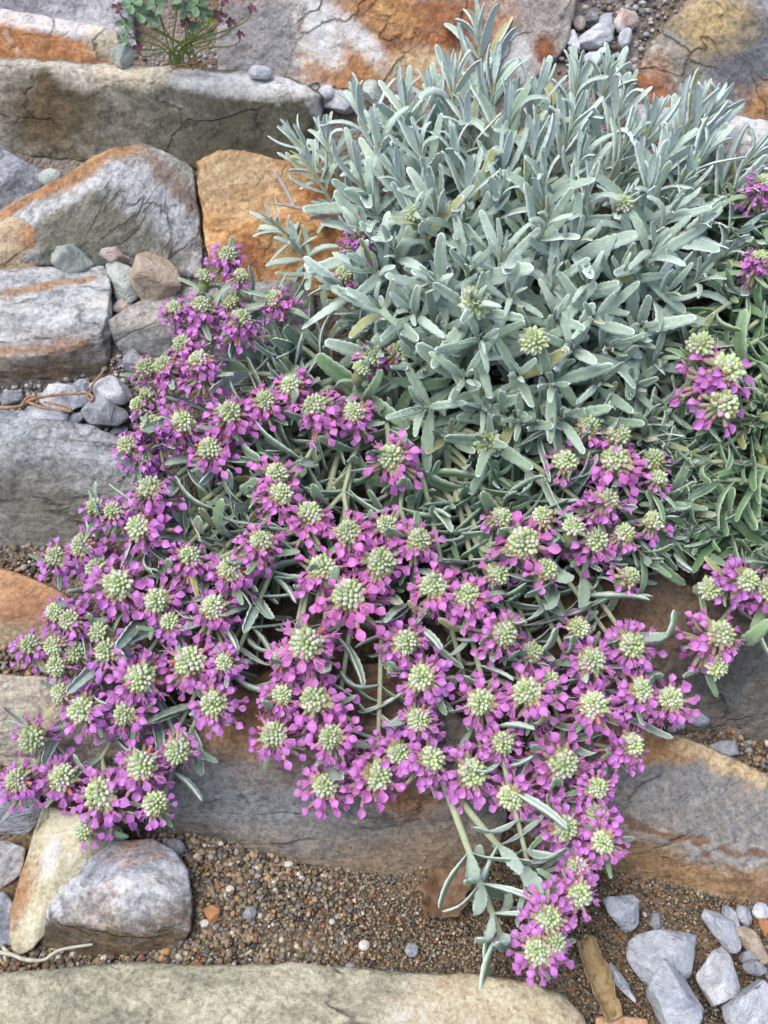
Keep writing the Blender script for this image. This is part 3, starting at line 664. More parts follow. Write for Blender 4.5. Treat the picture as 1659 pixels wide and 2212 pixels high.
grains('grit', 'grey grit between the left blocks and beside the pebble heap at the top right', 'gravel',
       [([(-40, 800), (320, 760), (320, 960), (-40, 920)], 700, 3, 10), ([(90, 500), (450, 520), (450, 680), (230, 700)], 300, 3, 10), ([(1200, -60), (1540, -60), (1420, 120), (1330, 190), (1190, 160)], 500, 3, 10),
        ([(240, 100), (800, 120), (820, 260), (690, 210), (240, 160)], 400, 3, 8)], GPAL, 6)

# ------------------------------------------------------------------ plant materials
def leaf_mat(name, top, edge, under, green):
    """woolly leaf: felt-white margins and underside, greener where the felt is thin"""
    t = NT(name); a = t.n('Attribute', attribute_name='col'); s = t.n('SeparateColor'); t.l(a.outputs['Color'], s.inputs[0])
    E, T, Rn, G = s.outputs[0], s.outputs[1], s.outputs[2], a.outputs['Alpha']
    tc = t.n('TexCoord').outputs['Object']; n = t.noise(tc, 330, 4, .6); n2 = t.noise(tc, 1500, 2, .6)
    c = t.mix(G, C4(top), C4(green))
    c = t.mix(t.rng(Rn, .2, 1, 0, .5), c, C4((104, 130, 92)))
    c = t.mix(t.rng(Rn, .955, .97, 0, .6), c, C4((176, 168, 96)))
    c = t.mix(t.math('MULTIPLY', t.rng(E, .5, .95), t.rng(G, 0, 1, .95, .5)), c, C4(edge))
    geo = t.n('NewGeometry')
    c = t.mix(t.math('MULTIPLY', geo.outputs['Backfacing'], t.rng(G, 0, 1, .75, .25)), c, C4(under))
    c = t.mix(.4, c, t.ramp(t.math('ADD', t.math('MULTIPLY', n, .6), t.math('MULTIPLY', n2, .4)), [(.35, (.3, .3, .3, 1)), (.65, (.7, .7, .7, 1))]), 'OVERLAY')
    t.l(c, t.b.inputs['Base Color']); t.b.inputs['Roughness'].default_value = .85
    t.b.inputs['Specular IOR Level'].default_value = .15
    t.b.inputs['Sheen Weight'].default_value = .3; t.b.inputs['Sheen Roughness'].default_value = .5
    t.b.inputs['Sheen Tint'].default_value = (.9, .97, 1, 1)
    t.l(t.bump(t.math('ADD', n2, t.math('MULTIPLY', n, 2)), .0004, .8), t.b.inputs['Normal'])
    return t.m
mLeaf = leaf_mat('woolly_leaf', (186, 204, 190), (238, 245, 243), (220, 232, 231), (112, 140, 100))
mLeafG = leaf_mat('green_leaf', (158, 184, 142), (208, 222, 200), (172, 194, 172), (104, 138, 90))
def plain(name, col, rough=.8, var=.25, sheen=0.0, scale=300):
    t = NT(name); tc = t.n('TexCoord').outputs['Object']; n = t.noise(tc, scale, 4, .6)
    c = t.mix(var, C4(col), t.ramp(n, [(.35, (.2, .2, .2, 1)), (.65, (.8, .8, .8, 1))]), 'OVERLAY')
    t.l(c, t.b.inputs['Base Color']); t.b.inputs['Roughness'].default_value = rough; t.b.inputs['Specular IOR Level'].default_value = .2
    t.b.inputs['Sheen Weight'].default_value = sheen
    t.l(t.bump(n, .0005, .6), t.b.inputs['Normal'])
    return t.m
mStem = plain('woolly_stem', (164, 172, 138), .85, .2, .3)
mBark = plain('dead_wood', (158, 146, 142), .9, .4)
mTendril = plain('dead_tendril', (152, 120, 94), .8, .5)
mGStem = plain('green_stem', (120, 138, 72), .6, .3)
def attr_plain(name, rough, sheen=0, sss=0):
    t = NT(name); a = t.n('Attribute', attribute_name='col')
    oi = t.n('ObjectInfo'); hs = t.n('HueSaturation'); t.l(a.outputs['Color'], hs.inputs['Color'])
    t.l(t.rng(oi.outputs['Random'], 0, 1, .85, 1.12), hs.inputs['Value'])
    t.l(hs.outputs[0], t.b.inputs['Base Color']); t.b.inputs['Roughness'].default_value = rough
    t.b.inputs['Specular IOR Level'].default_value = .25; t.b.inputs['Sheen Weight'].default_value = sheen
    return t.m
mBud = attr_plain('bud_felt', .8, .3)
mCalyx = attr_plain('calyx_felt', .8, .3)
def petal_mat():
    t = NT('petal'); a = t.n('Attribute', attribute_name='col'); s = t.n('SeparateColor'); t.l(a.outputs['Color'], s.inputs[0])
    oi = t.n('ObjectInfo')
    tip = t.mix(s.outputs[2], C4((196, 112, 196)), C4((230, 170, 232)))
    tip = t.mix(.45, tip, oi.outputs['Color'])
    root = t.mix(.5, C4((198, 80, 136)), oi.outputs['Color'])
    c = t.mix(t.rng(s.outputs[1], .1, .6), root, tip)
    c = t.mix(t.rng(s.outputs[0], .5, 1, 0, .35), c, C4((226, 160, 232)))
    t.l(c, t.b.inputs['Base Color']); t.b.inputs['Roughness'].default_value = .45
    t.b.inputs['Specular IOR Level'].default_value = .35
    t.b.inputs['Subsurface Weight'].default_value = .0
    tr = t.n('BsdfTranslucent'); t.l(c, tr.inputs[0]); mx = t.n('MixShader'); mx.inputs[0].default_value = .28
    t.l(t.b.outputs[0], mx.inputs[1]); t.l(tr.outputs[0], mx.inputs[2]); t.l(mx.outputs[0], t.out.inputs[0])
    return t.m
mPetal = petal_mat()

# ------------------------------------------------------------------ leaves
def leaf_tpl(curl, twist, ratio, roll, teeth=7, seed=0, nu=20):
    """unit-length scalloped leaf along +Y, upper face +Z"""
    rs = random.Random(seed); xs = [-1, -.86, -.45, 0, .45, .86, 1]; vs = []; at = []
    ang = 0; y = z = 0.0
    for i in range(nu):
        t = i / (nu - 1)
        w = (.36 + .64 * sstep(.02, .42, t)) * (1 - .3 * sstep(.5, 1, t))
        if t > .88: w *= math.sqrt(max(0, 1 - ((t - .88) / .125) ** 2))
        if t > .3: w *= 1 - .17 * abs(math.cos(PI * teeth * t)) ** 3
        w *= ratio * .5
        ang = curl * (t ** 1.5) + .1 * math.sin(t * 5 + seed)
        if i: y += math.cos(ang) / (nu - 1); z += math.sin(ang) / (nu - 1)
        tw = twist * t
        for x in xs:
            px = x * w; pz = (.42 * w * (abs(x) / .45) if abs(x) <= .45 else .42 * w * (1 - roll * ((abs(x) - .45) / .55) ** 2 * 2.2))
            ex = px * (1 - roll * .25 * (abs(x) > .9))
            qx = ex * math.cos(tw) - pz * math.sin(tw); qz = ex * math.sin(tw) + pz * math.cos(tw)
            vs.append((qx, y - qz * math.sin(ang), z + qz * math.cos(ang)))
            e = abs(x) ** 2
            if abs(x) < .01: e = .62 * (1 - t * .5)
            at.append((max(e, sstep(.93, 1, t)), t, 0, 0))
    return np.array(vs), grid_faces(nu, len(xs)), np.array(at)
LT = [leaf_tpl(c, tw, r, ro, te, i) for i, (c, tw, r, ro, te) in enumerate(
    [(-.5, .1, 0.228, .5, 7), (-.9, -.2, 0.205, .8, 6), (-.2, .15, 0.238, .4, 7), (.3, -.1, 0.194, .7, 6), (-.7, .35, 0.217, .6, 8), (.1, -.35, 0.228, .5, 7), (-1.3, .1, 0.205, .9, 6), (.6, .2, 0.171, 1.1, 6), (-.1, .6, 0.217, .4, 7), (-.5, -.6, 0.228, .5, 7), (.2, .1, 0.182, 1.2, 6), (-.35, -.1, 0.262, .3, 8)])]
def put_leaf(mb, p, d, nrm, L, green, rs, tpl=None, wk=1.0):
    v, f, a = tpl or rs.choice(LT)
    d = d.normalized(); x = d.cross(nrm)
    if x.length < 1e-5: x = frame(d)[0]
    x.normalize(); z = x.cross(d)
    M = np.array([tuple(x * (L * wk)), tuple(d * L), tuple(z * L)])
    a = a.copy(); a[:, 2] = rs.random(); a[:, 3] = min(1, max(0, green + rs.uniform(-.15, .15)))
    mb.add(v @ M + np.array(p), f, a)

def shoot(ms, ml, base, tip, dirv, Lmax, green, rs, npair=8, rad=.0014, open_=1.0, gap=1.0):
    """a stem ending in a rosette of opposite leaves"""
    d = dirv.normalized(); ln = (tip - base).length
    pts = bez(base, base + (tip - base) * .35 + Vector((0, 0, -.004)), tip - d * ln * .4, tip, 14)
    tube(ms, pts, [rad * (1.25 - .6 * i / 13) for i in range(14)])
    seg = [0]
    for i in range(13, 0, -1): seg.append(seg[-1] + (pts[i] - pts[i - 1]).length)
    dist = [.0005, .0025, .005, .009, .014, .0195, .026, .034, .043, .053]
    lens = [.34, .5, .68, .86, 1, 1.02, 1, .95, .9, .85]
    alp = [8, 16, 26, 38, 52, 64, 74, 82, 92, 98]
    x, _, y = frame(d); roll = rs.uniform(0, 6.3)
    for k in range(npair):
        dd = dist[k] * gap * Lmax / .034
        if dd > seg[-1] * .92: break
        for i in range(13):
            if seg[i + 1] >= dd: break
        f = (dd - seg[i]) / max(1e-6, seg[i + 1] - seg[i])
        p = pts[13 - i].lerp(pts[12 - i], f); td = (pts[13 - i] - pts[12 - i]).normalized()
        for s in (0, PI):
            th = roll + k * PI / 2 + s + rs.uniform(-.25, .25)
            r = (x * math.cos(th) + y * math.sin(th)); r = (r - td * r.dot(td)).normalized()
            al = R(min(110, alp[k] * open_ + rs.uniform(-9, 9)))
            ld = td * math.cos(al) + r * math.sin(al)
            nr = td * math.sin(al) - r * math.cos(al)
            put_leaf(ml, p + r * rad * .7, ld, nr, Lmax * lens[k] * rs.uniform(.85, 1.12), green, rs)

# ------------------------------------------------------------------ flower heads
def ball(nu=5, nv=6):
    v = []
    for i in range(nu):
        th = .12 + (PI - .24) * i / (nu - 1)
        for j in range(nv):
            ph = 2 * PI * j / nv; v.append((math.sin(th) * math.cos(ph), math.sin(th) * math.sin(ph), math.cos(th)))
    f = list(map(tuple, grid_faces(nu, nv, True)))
    f += [(0, 1, 2, 3), (0, 3, 4, 5)]; b = (nu - 1) * nv; f += [(b + 3, b + 2, b + 1, b), (b + 5, b + 4, b + 3, b)]
    return np.array(v), np.array(f)
BV, BF = ball()
def basis(d, up=Vector((0, 0, 1))):
    x, y, z = frame(d, up); return np.array([tuple(x), tuple(y), tuple(z)])   # rows: x, along d, z
def petal_tpl(seed):
    rs = random.Random(seed); nu, xs = 8, [-1, -.55, 0, .55, 1]; vs = []; at = []
    for i in range(nu):
        t = i / (nu - 1)
        w = .11 + .27 * sstep(.2, .68, t)
        if t > .66: w *= math.sqrt(max(0, 1 - ((t - .66) / .345) ** 2))
        for x in xs:
            z = .22 * (x * x) * sstep(.3, .8, t) * .9 + (-.35 * t * t if seed % 2 else -.12 * t * t) + .16 * math.sin(t * 3.1)
            vs.append((x * w * .92, t, z)); at.append((abs(x) ** 2 * (t > .3), t, rs.random() * .2, 0))
    return np.array(vs), grid_faces(nu, 5), np.array(at)
PT = [petal_tpl(i) for i in range(4)]
HR = .0082
def head_meshes(idx, bloom, young=False):
    rs = random.Random(idx * 13 + 5)
    mb, mc, mp, mst = MB(), MB(), MB(), MB()
    gold = PI * (3 - 5 ** .5); n = 54 if not young else 44
    for i in range(n):
        ct = 1 - 1.12 * (i + .5) / n; st = math.sqrt(max(0, 1 - ct * ct)); ph = i * gold + rs.uniform(-.15, .15)
        d = Vector((st * math.cos(ph), st * math.sin(ph), ct)); u = (i + .5) / n
        M = basis(d)
        lenb = HR * rs.uniform(.17, .26) * (1.5 if young else 1); wid = HR * rs.uniform(.125, .175) * (.8 + .4 * u)
        # a blunt bud: narrow foot, round felted tip
        v = BV.copy(); v = np.stack([v[:, 0] * wid, v[:, 2] * lenb, v[:, 1] * wid], 1)
        c = HR * rs.uniform(.55, .73) * (1 if not young else .85)
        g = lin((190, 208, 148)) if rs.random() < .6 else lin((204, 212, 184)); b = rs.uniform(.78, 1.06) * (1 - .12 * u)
        if rs.random() < .4 * u: g = lin((206, 200, 180))
        if u > .55 and rs.random() < .4 and not young: g = lin(rs.choice(((206, 150, 186), (176, 150, 120), (150, 132, 92))))
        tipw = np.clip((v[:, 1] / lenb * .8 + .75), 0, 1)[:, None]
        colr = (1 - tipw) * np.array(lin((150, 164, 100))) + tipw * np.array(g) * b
        vv = v @ M + np.array(d * c)
        mb.add(vv, BF[:, ::-1], np.concatenate([colr, np.ones((len(v), 1))], 1))
    # felted core
    v = BV * HR * np.array([.62, .62, .66]); mc.add(v, BF, np.tile(np.array(lin((126, 138, 84)) + (1,)), (len(v), 1)))
    v = BV * HR * np.array([.55, .55, .9]) - np.array([0, 0, HR * .8]); mc.add(v, BF, np.tile(np.array(lin((128, 136, 92)) + (1,)), (len(v), 1)))
    m = int((58 if bloom > .5 else 18) * (0.6 + .4 * bloom)) if not young else 0
    low = 20 if bloom > .5 else 0                           # an older whorl just below
    for i in range(m + low):
        sh = np.array([0, 0, -HR * .95]) if i >= m else np.zeros(3)
        ph = i * gold * 1.01 + rs.uniform(-.2, .2); el = R(rs.uniform(-75, 18) if bloom > .5 else rs.uniform(-50, -5))
        d = Vector((math.cos(ph) * math.cos(el), math.sin(ph) * math.cos(el), math.sin(el)))
        p0 = d * HR * .45
        p1 = d * HR * (rs.uniform(.75, 1.25) if i < m else rs.uniform(1.15, 1.7))
        if i >= m: p0 = p0 + Vector(sh); p1 = p1 + Vector(sh)
        spent = rs.random() < .06
        cc = lin(rs.choice(((150, 156, 112), (140, 148, 102), (160, 158, 124), (166, 140, 124)))) if not spent else lin((176, 106, 76)); rr = [HR * .07, HR * .11, HR * .13, HR * .10]
        pts = [p0, p0.lerp(p1, .35), p0.lerp(p1, .7), p1]
        mt = MB(); tube(mt, pts, rr, (0, 0, 0, 1), 6)
        a = np.tile(np.array(cc + (1,)), (len(mt.v[0]), 1)); a[-6:, :3] = lin((182, 122, 150)); mc.add(mt.v[0], mt.f[0], a)
        if spent: continue
        droop = Vector((rs.uniform(-.25, .25), rs.uniform(-.25, .25), rs.uniform(-.6, .25)))
        pd = (d + droop).normalized(); L = HR * rs.uniform(.5, .82)
        M = basis(pd, Vector((rs.uniform(-.3, .3), rs.uniform(-.3, .3), 1)))
        if M[2][2] < 0: M[0] *= -1; M[2] *= -1
        v, f, a = PT[rs.randrange(4)]; a = a.copy(); a[:, 2] += rs.random() * .8
        mp.add((v * L) @ M + np.array(p1 - d * HR * .1), f, a)
        for s in (-1, 1):                                   # the two small side lobes
            sd = (pd + Vector(M[0]) * s * .9 + Vector(M[2]) * .5).normalized()
            v2, f2, a2 = PT[0]; a3 = a2.copy(); a3[:, 2] = a[0, 2]
            mp.add((v2 * L * .26) @ basis(sd, Vector(M[2])) + np.array(p1 + pd * L * .12), f2, a3)
        for s in ((-.3, .3) if rs.random() < .5 else ()):                                 # long bent stamens
            q = p1 + pd * L * .1
            up = Vector(M[2])
            sp = [q, q + (pd * .3 + up * .5 + Vector(M[0]) * s * .4) * L * .6, q + (pd * .75 + up * .65 + Vector(M[0]) * s) * L * .75]
            tube(mst, sp, [HR * .02, HR * .016, HR * .022], (0, 0, 0, 0), 4)
    return [x.mesh(nm) if x.v else None for x, nm in ((mc, 'flower_head'), (mb, 'bud_cluster'), (mp, 'petals'), (mst, 'stamens'))]
mStamen = plain('stamen', (206, 150, 176), .6, .1)
HM = {k: [head_meshes(i + 10 * j, b, y) for i in range(4)] for j, (k, b, y) in enumerate((('full', 1, False), ('half', .4, False), ('young', 0, True)))}
for k in HM:
    for q in HM[k]:
        for me, m in zip(q, (mCalyx, mBud, mPetal, mStamen)):
            if me: me.materials.append(m)
def flower_head(parent, p, ax, s, kind, colr, rs):
    q = rs.choice(HM[kind]); x, _, z = frame(ax, Vector((rs.uniform(-1, 1), rs.uniform(-1, 1), .4)))
    M = Matrix((x, z.cross(x) * 0 + ax.cross(x), ax)).transposed()
    M = Matrix((x, ax.normalized().cross(x), ax.normalized())).transposed() @ Matrix.Rotation(rs.uniform(0, 6.3), 3, 'Z')
    o = bpy.data.objects.new('flower_head', q[0]); COL.objects.link(o); o.parent = parent
    o.matrix_local = Matrix.Translation(p - parent.location) @ M.to_4x4() @ Matrix.Scale(s, 4)
    for me, nm in zip(q[1:], ('bud_cluster', 'petals', 'stamens')):
        if me:
            c = bpy.data.objects.new(nm, me); COL.objects.link(c); c.parent = o; c.color = colr + (1,)
    return o

TOCAM = -FV
def head_axis(p, x, y, rs):
    k = sstep(950, 1350, y)
    out = RV * ((x - 850) / 900) + UV * ((900 - y) / 1400)
    a = Vector((0, 0, 1)) * (1.0 - .3 * k) + (CAM - p).normalized() * (.0 + .62 * k) + out * .45
    a += Vector((rs.uniform(-.55, .55), rs.uniform(-.4, .4), rs.uniform(-.35, .35)))
    return a.normalized()

# view x, y, size, kind (f full, h few flowers, y young), tint 0 pink .. 1 violet
HEADS = [(780,508,.9,'f',.6),(742,592,.8,'h',.55),(492,552,.9,'f',.7),(442,600,.8,'y',.5),(520,596,.7,'h',.7),(595,648,.95,'f',.55),(500,652,.8,'h',.8),(435,662,.85,'f',.7),(377,667,.7,'f',.8),(520,690,.95,'f',.6),
(395,745,.85,'f',.6),(355,793,.9,'f',.6),(315,795,.85,'h',.6),(430,783,1,'f',.65),(320,853,.75,'h',.6),(300,877,.75,'h',.7),(630,833,1,'f',.35),(683,878,1.15,'f',.25),(572,867,1,'f',.4),
(765,893,1,'f',.35),(495,893,1.1,'f',.4),(330,923,1,'f',.6),(395,913,1,'f',.6),(277,963,.9,'f',.75),(455,970,1,'f',.5),(325,1056,1.05,'f',.55),(597,1025,1.05,'f',.25),(607,1068,1.05,'f',.2),
(207,1096,.8,'h',.9),(245,1104,.75,'f',.9),(307,985,.8,'f',.7),(860,763,1.0,'h',.4),(806,770,1.05,'h',.4),(780,798,.85,'y',.4),(845,988,1.2,'f',.15),
(302,1138,1.1,'f',.55),(177,1180,.95,'f',.85),(120,1203,.8,'f',.95),(212,1226,1,'f',.8),(255,1263,1.25,'f',.6),(340,1298,1.05,'f',.6),(497,1231,1.15,'f',.5),(565,1171,1.05,'f',.4),(460,1313,1.15,'f',.55),
(670,1111,1.15,'f',.2),(752,1151,1.1,'f',.25),(697,1228,1.25,'f',.25),(755,1285,1.45,'f',.1),(822,1215,1.3,'f',.15),(835,1135,.95,'f',.2),(662,1393,1.45,'f',.2),(610,1420,.9,'f',.4),(680,1511,1.3,'f',.35),
(608,1501,.9,'f',.5),(593,1586,1.15,'f',.55),(715,1592,1.1,'f',.5),(412,1428,1.25,'f',.5),(303,1466,1.2,'f',.6),(272,1541,1.0,'f',.6),(462,1521,1.15,'f',.6),(385,1621,1.05,'h',.7),(180,1533,1.2,'f',.65),
(70,1596,1.15,'h',.8),(215,1366,.9,'y',.9),(152,1340,.9,'f',.95),(65,1393,.8,'f',1),(118,1396,.85,'h',1),(162,1410,.95,'h',.9),(232,1406,1,'f',.9),(122,1438,.85,'h',.95),(132,1498,.8,'h',.9),(120,1321,.8,'f',.95),
(367,1345,.8,'f',.7),(485,1431,.8,'f',.75),(307,1655,1.15,'f',.7),(410,1203,.9,'f',.5),(905,1166,1.05,'f',.25),(1130,1173,1.45,'f',.3),(1082,1120,1.0,'h',.3),(1172,1118,1.0,'h',.4),(1075,1239,1.05,'h',.3),
(1178,1231,1.1,'h',.4),(1238,1141,1.05,'y',.4),(1285,1166,1.15,'f',.4),(1348,1154,.95,'h',.4),(1412,1128,1.0,'h',.55),(1358,1246,.95,'h',.5),(937,1266,1.2,'f',.25),(1008,1288,1.15,'f',.25),(875,1388,1.15,'f',.45),
(913,1464,1.2,'f',.45),(1088,1371,1.15,'f',.4),(1148,1408,1.0,'h',.45),(1038,1516,1.2,'f',.4),(1140,1495,1.3,'f',.4),(1182,1471,1.05,'h',.5),(1085,1604,1.0,'f',.5),(1250,1356,1.0,'h',.75),(1278,1426,1.15,'f',.55),
(1365,1394,1.15,'f',.55),(1385,1491,1.1,'f',.6),(1282,1523,1.2,'f',.6),(1448,1509,1.1,'f',.6),(1362,1609,1.1,'f',.65),(1215,1648,1.35,'f',.5),(905,1556,1.0,'f',.6),(862,1624,1.1,'f',.55),(930,1641,1.2,'f',.5),
(1018,1671,1.3,'f',.5),(1103,1721,1.15,'f',.6),(1290,1702,.9,'f',.7),(1290,1760,1.0,'f',.7),(1302,1819,1.0,'f',.7),(1220,1788,1.15,'f',.6),(1245,1874,.95,'f',.7),(1250,1931,1.05,'f',.7),(1185,1984,1.05,'f',.65),
(1162,2056,1.1,'f',.65),(1197,2040,.95,'h',.65),(37,1686,.95,'f',.85),(135,1680,1.1,'f',.8),(220,1717,1.3,'f',.7),(335,1736,1.0,'h',.75),(187,1790,.95,'h',.75),(705,1697,1.2,'f',.5),(815,1675,1.35,'f',.45),
(1270,923,1.05,'h',.4),(1335,943,1.1,'h',.4),(1330,993,1.3,'f',.4),(1222,998,1.1,'h',.4),(1410,995,1.05,'h',.45),(1420,1035,.9,'h',.5),(1310,1080,1.1,'f',.45)]
RHEADS = [(1512,748,1.3,'y',.6),(1568,802,1.55,'f',.6),(1560,876,1.4,'h',.6),(1530,1272,1.1,'y',.6),(1607,1253,1.2,'f',.6),(1553,1371,1.3,'f',.55),(1545,1440,1.1,'y',.6),(1658,1275,1.1,'f',.6),(1652,398,.9,'f',.7),(1640,560,.8,'f',.7)]
KIND = {'f': 'full', 'h': 'half', 'y': 'young'}
def hh(x, y):
    """how far a blossom stands above the bank"""
    h = .072
    h = h - .02 * sstep(1500, 1900, y) - .018 * sstep(450, 100, x) * 1.0
    h += .012 * math.exp(-((x - 850) / 420) ** 2 - ((y - 1150) / 350) ** 2)
    if y < 620 and x > 650: h = .078
    return h
def tint(k, rs):
    a, b = (224, 112, 180), (176, 116, 206)
    k = min(1, max(0, k + rs.uniform(-.15, .15)))
    return lin(tuple(a[i] + (b[i] - a[i]) * k for i in range(3)))

def flowering(parent, heads, base_of, rs, green=.95, hf=hh, rad=.00155, lmat=None):
    H = []
    for (x, y, s, k, tn) in heads:
        p = W(x, y, hf(x, y) + rs.uniform(-.006, .006)); H.append((p, head_axis(p, x, y, rs), s, k, tn, x, y))
    left = list(range(len(H))); groups = []
    while left:
        i = left.pop(0); g = [i]
        for j in list(left):
            if len(g) < 4 and math.hypot(H[j][5] - H[i][5], H[j][6] - H[i][6]) < 105: g.append(j); left.remove(j)
        groups.append(g)
    loc = np.array(parent.location)
    for g in groups:
        ms, ml = MB(), MB()
        cx = sum(H[i][5] for i in g) / len(g); cy = sum(H[i][6] for i in g) / len(g)
        bx, by = base_of(cx, cy); bx += rs.uniform(-40, 40); by += rs.uniform(-40, 40)
        base = W(bx, by, .012)
        dx, dy = bx - cx, by - cy; dl = math.hypot(dx, dy) + 1e-6; off = min(75, dl * .4)
        axm = sum((H[i][1] for i in g), Vector()).normalized()
        node = W(cx + dx / dl * off, cy + dy / dl * off, hf(cx, cy) - .022)
        pts = bez(base, base.lerp(node, .3) + Vector((0, -.01, .03)), node.lerp(base, .25) + Vector((0, 0, .008)), node, 22)
        tube(ms, pts, [rad * (1.25 - .4 * i / 21) for i in range(22)])
        ln = sum((pts[i + 1] - pts[i]).length for i in range(21))
        nn = max(2, int(ln / .020)); roll = rs.uniform(0, 6)
        for k in range(1, nn + 1):
            u = (.22 + .78 * k / nn) * 20.9; i = int(u); p = pts[i].lerp(pts[i + 1], u - i); td = (pts[i + 1] - pts[i]).normalized()
            x, _, y = frame(td)
            for s in (0, PI):
                th = roll + k * PI / 2 + s + rs.uniform(-.3, .3); r = x * math.cos(th) + y * math.sin(th); al = R(rs.uniform(48, 88))
                put_leaf(ml, p, td * math.cos(al) + r * math.sin(al), td * math.sin(al) - r * math.cos(al), rs.uniform(.024, .040), green, rs, wk=1.35)
        for i in g:
            p, ax, s, k, tn, _, _ = H[i]
            e = p - ax * HR * s * .8
            bp = bez(node, node.lerp(e, .4) + Vector((0, 0, -.002)), e - ax * .012, e, 10)
            tube(ms, bp, [rad * (.95 - .25 * j / 9) for j in range(10)])
            x, _, y = frame(ax); ro = rs.uniform(0, 6)
            for q in range(rs.choice((2, 3, 4))):             # bracts right under the head
                th = ro + q * 2 * PI / 3.3; r = x * math.cos(th) + y * math.sin(th); al = R(rs.uniform(70, 105))
                put_leaf(ml, e - ax * .003, ax * math.cos(al) + r * math.sin(al), ax * math.sin(al) - r * math.cos(al), rs.uniform(.012, .022), green - .15, rs, wk=1.1)
            flower_head(parent, p, ax, s * (.94 if p.x > -.1 else 1.04), KIND[k], tint(tn, rs), rs)
        st = ms.build('flowering_stem', mStem, parent, loc)
        ml.build('leaves', lmat or mLeaf, st, loc)

# ------------------------------------------------------------------ the silvery plant
rs = random.Random(11)
plant = empty('germander_plant', W(980, 900, 0))
tag(plant, 'large woolly silver-leaved plant with magenta blossoms spilling over the rocks, in the middle', 'plant')
def main_base(x, y):
    return (850 + (x - 850) * .28 if y > 800 else 820 + (x - 600) * .3, 900 + (y - 900) * .12)
flowering(plant, HEADS, main_base, rs)

CL = [(720,320),(740,300),(790,260),(850,205),(920,190),(975,150),(1020,110),(1080,180),(1200,165),(1250,150),(1340,180),(1410,250),(1500,190),(1580,240),(1650,310),(1650,420),(1600,520),
      (1520,620),(1540,700),(1440,800),(1320,900),(1170,930),(1050,990),(930,930),(860,840),(780,760),(740,660),(720,580),(770,500),(790,440),(780,360)]
def mound(x, y):
    a = ((x - 1130) / 560); b = ((y - 520) / 480); r = min(1, math.sqrt(a * a + b * b))
    return .035 + .075 * math.sqrt(max(0, 1 - r * r))
def shoot_dir(x, y, p, rs):
    o = Vector(((x - 1100) / 560, (640 - y) / 560, 0))
    k = sstep(250, 750, y)
    d = RV * (o.x * .75) + UV * (o.y * .45) + Vector((0, 0, 1)) * (.95 - .55 * k) + (CAM - p).normalized() * (.10 + 1.0 * k)
    d += Vector((rs.uniform(-.3, .3), rs.uniform(-.2, .2), rs.uniform(-.2, .2)))
    return d.normalized()
pts2 = [(1030,62,.034),(1075,150,.028),(985,150,.03),(875,205,.03),(935,195,.03),(1170,180,.028),(1250,165,.032),(1315,160,.03),(1350,205,.032),(1505,225,.034),(1545,225,.032),(1640,325,.036),(1610,400,.034),(628,290,.022),(700,285,.024),(660,340,.022),
        (895,462,.032),(1027,655,.036),(1152,738,.036),(1055,953,.036),(1345,440,.034),(585,475,.02),(635,520,.022),(790,570,.032),(1190,830,.034),(1215,900,.034),(770,215,.028),(800,420,.032),(1090,330,.034)]
tries = 0
while len(pts2) < 108 and tries < 20000:
    tries += 1
    x, y = rs.uniform(590, 1660), rs.uniform(60, 1000)
    if not in_poly(x, y, CL): continue
    if any(math.hypot(x - q[0], y - q[1]) < 72 for q in pts2): continue
    pts2.append((x, y, rs.uniform(.027, .037)))
def one_shoot(ms, ml, x, y, L, rs, dh=0.0, green=None, npair=None, opn=1.0):
    p = W(x, y, max(.012, mound(x, y) + dh + rs.uniform(-.018, .012)))
    d = shoot_dir(x, y, p, rs)
    bx, by = 1050 + (x - 1050) * .72, 760 + (y - 760) * .72
    b = p - d * rs.uniform(.06, .09); q = W(bx, by, .02); b = b.lerp(q, .35)
    g = (sstep(500, 1000, y) * .45 + rs.uniform(-.1, .15)) if green is None else green
    shoot(ms, ml, b, p, d, L, g, rs, npair or rs.choice((7, 8, 9)), gap=1.6, open_=opn * rs.uniform(.85, 1.1))
loc = np.array(plant.location)
BUDDED = {(895, 462): .7, (1027, 655): 1.15, (1152, 738): 1.0, (1055, 953): 1.05, (1345, 440): .7, (580, 470): .6}
for i, (x, y, L) in enumerate(pts2[:100]):
    ms, ml = MB(), MB()
    one_shoot(ms, ml, x, y, L * 1.2, rs, opn=.66 if y < 300 else (.80 if y < 450 else 1.06))
    st = ms.build('leafy_shoot', mStem, plant, loc); ml.build('leaves', mLeaf, st, loc)
    if (x, y) in BUDDED:
        p = W(x, y, mound(x, y) + .004); flower_head(plant, p, shoot_dir(x, y, p, rs), BUDDED[(x, y)] * 1.2, 'young', lin((190, 90, 180)), rs)
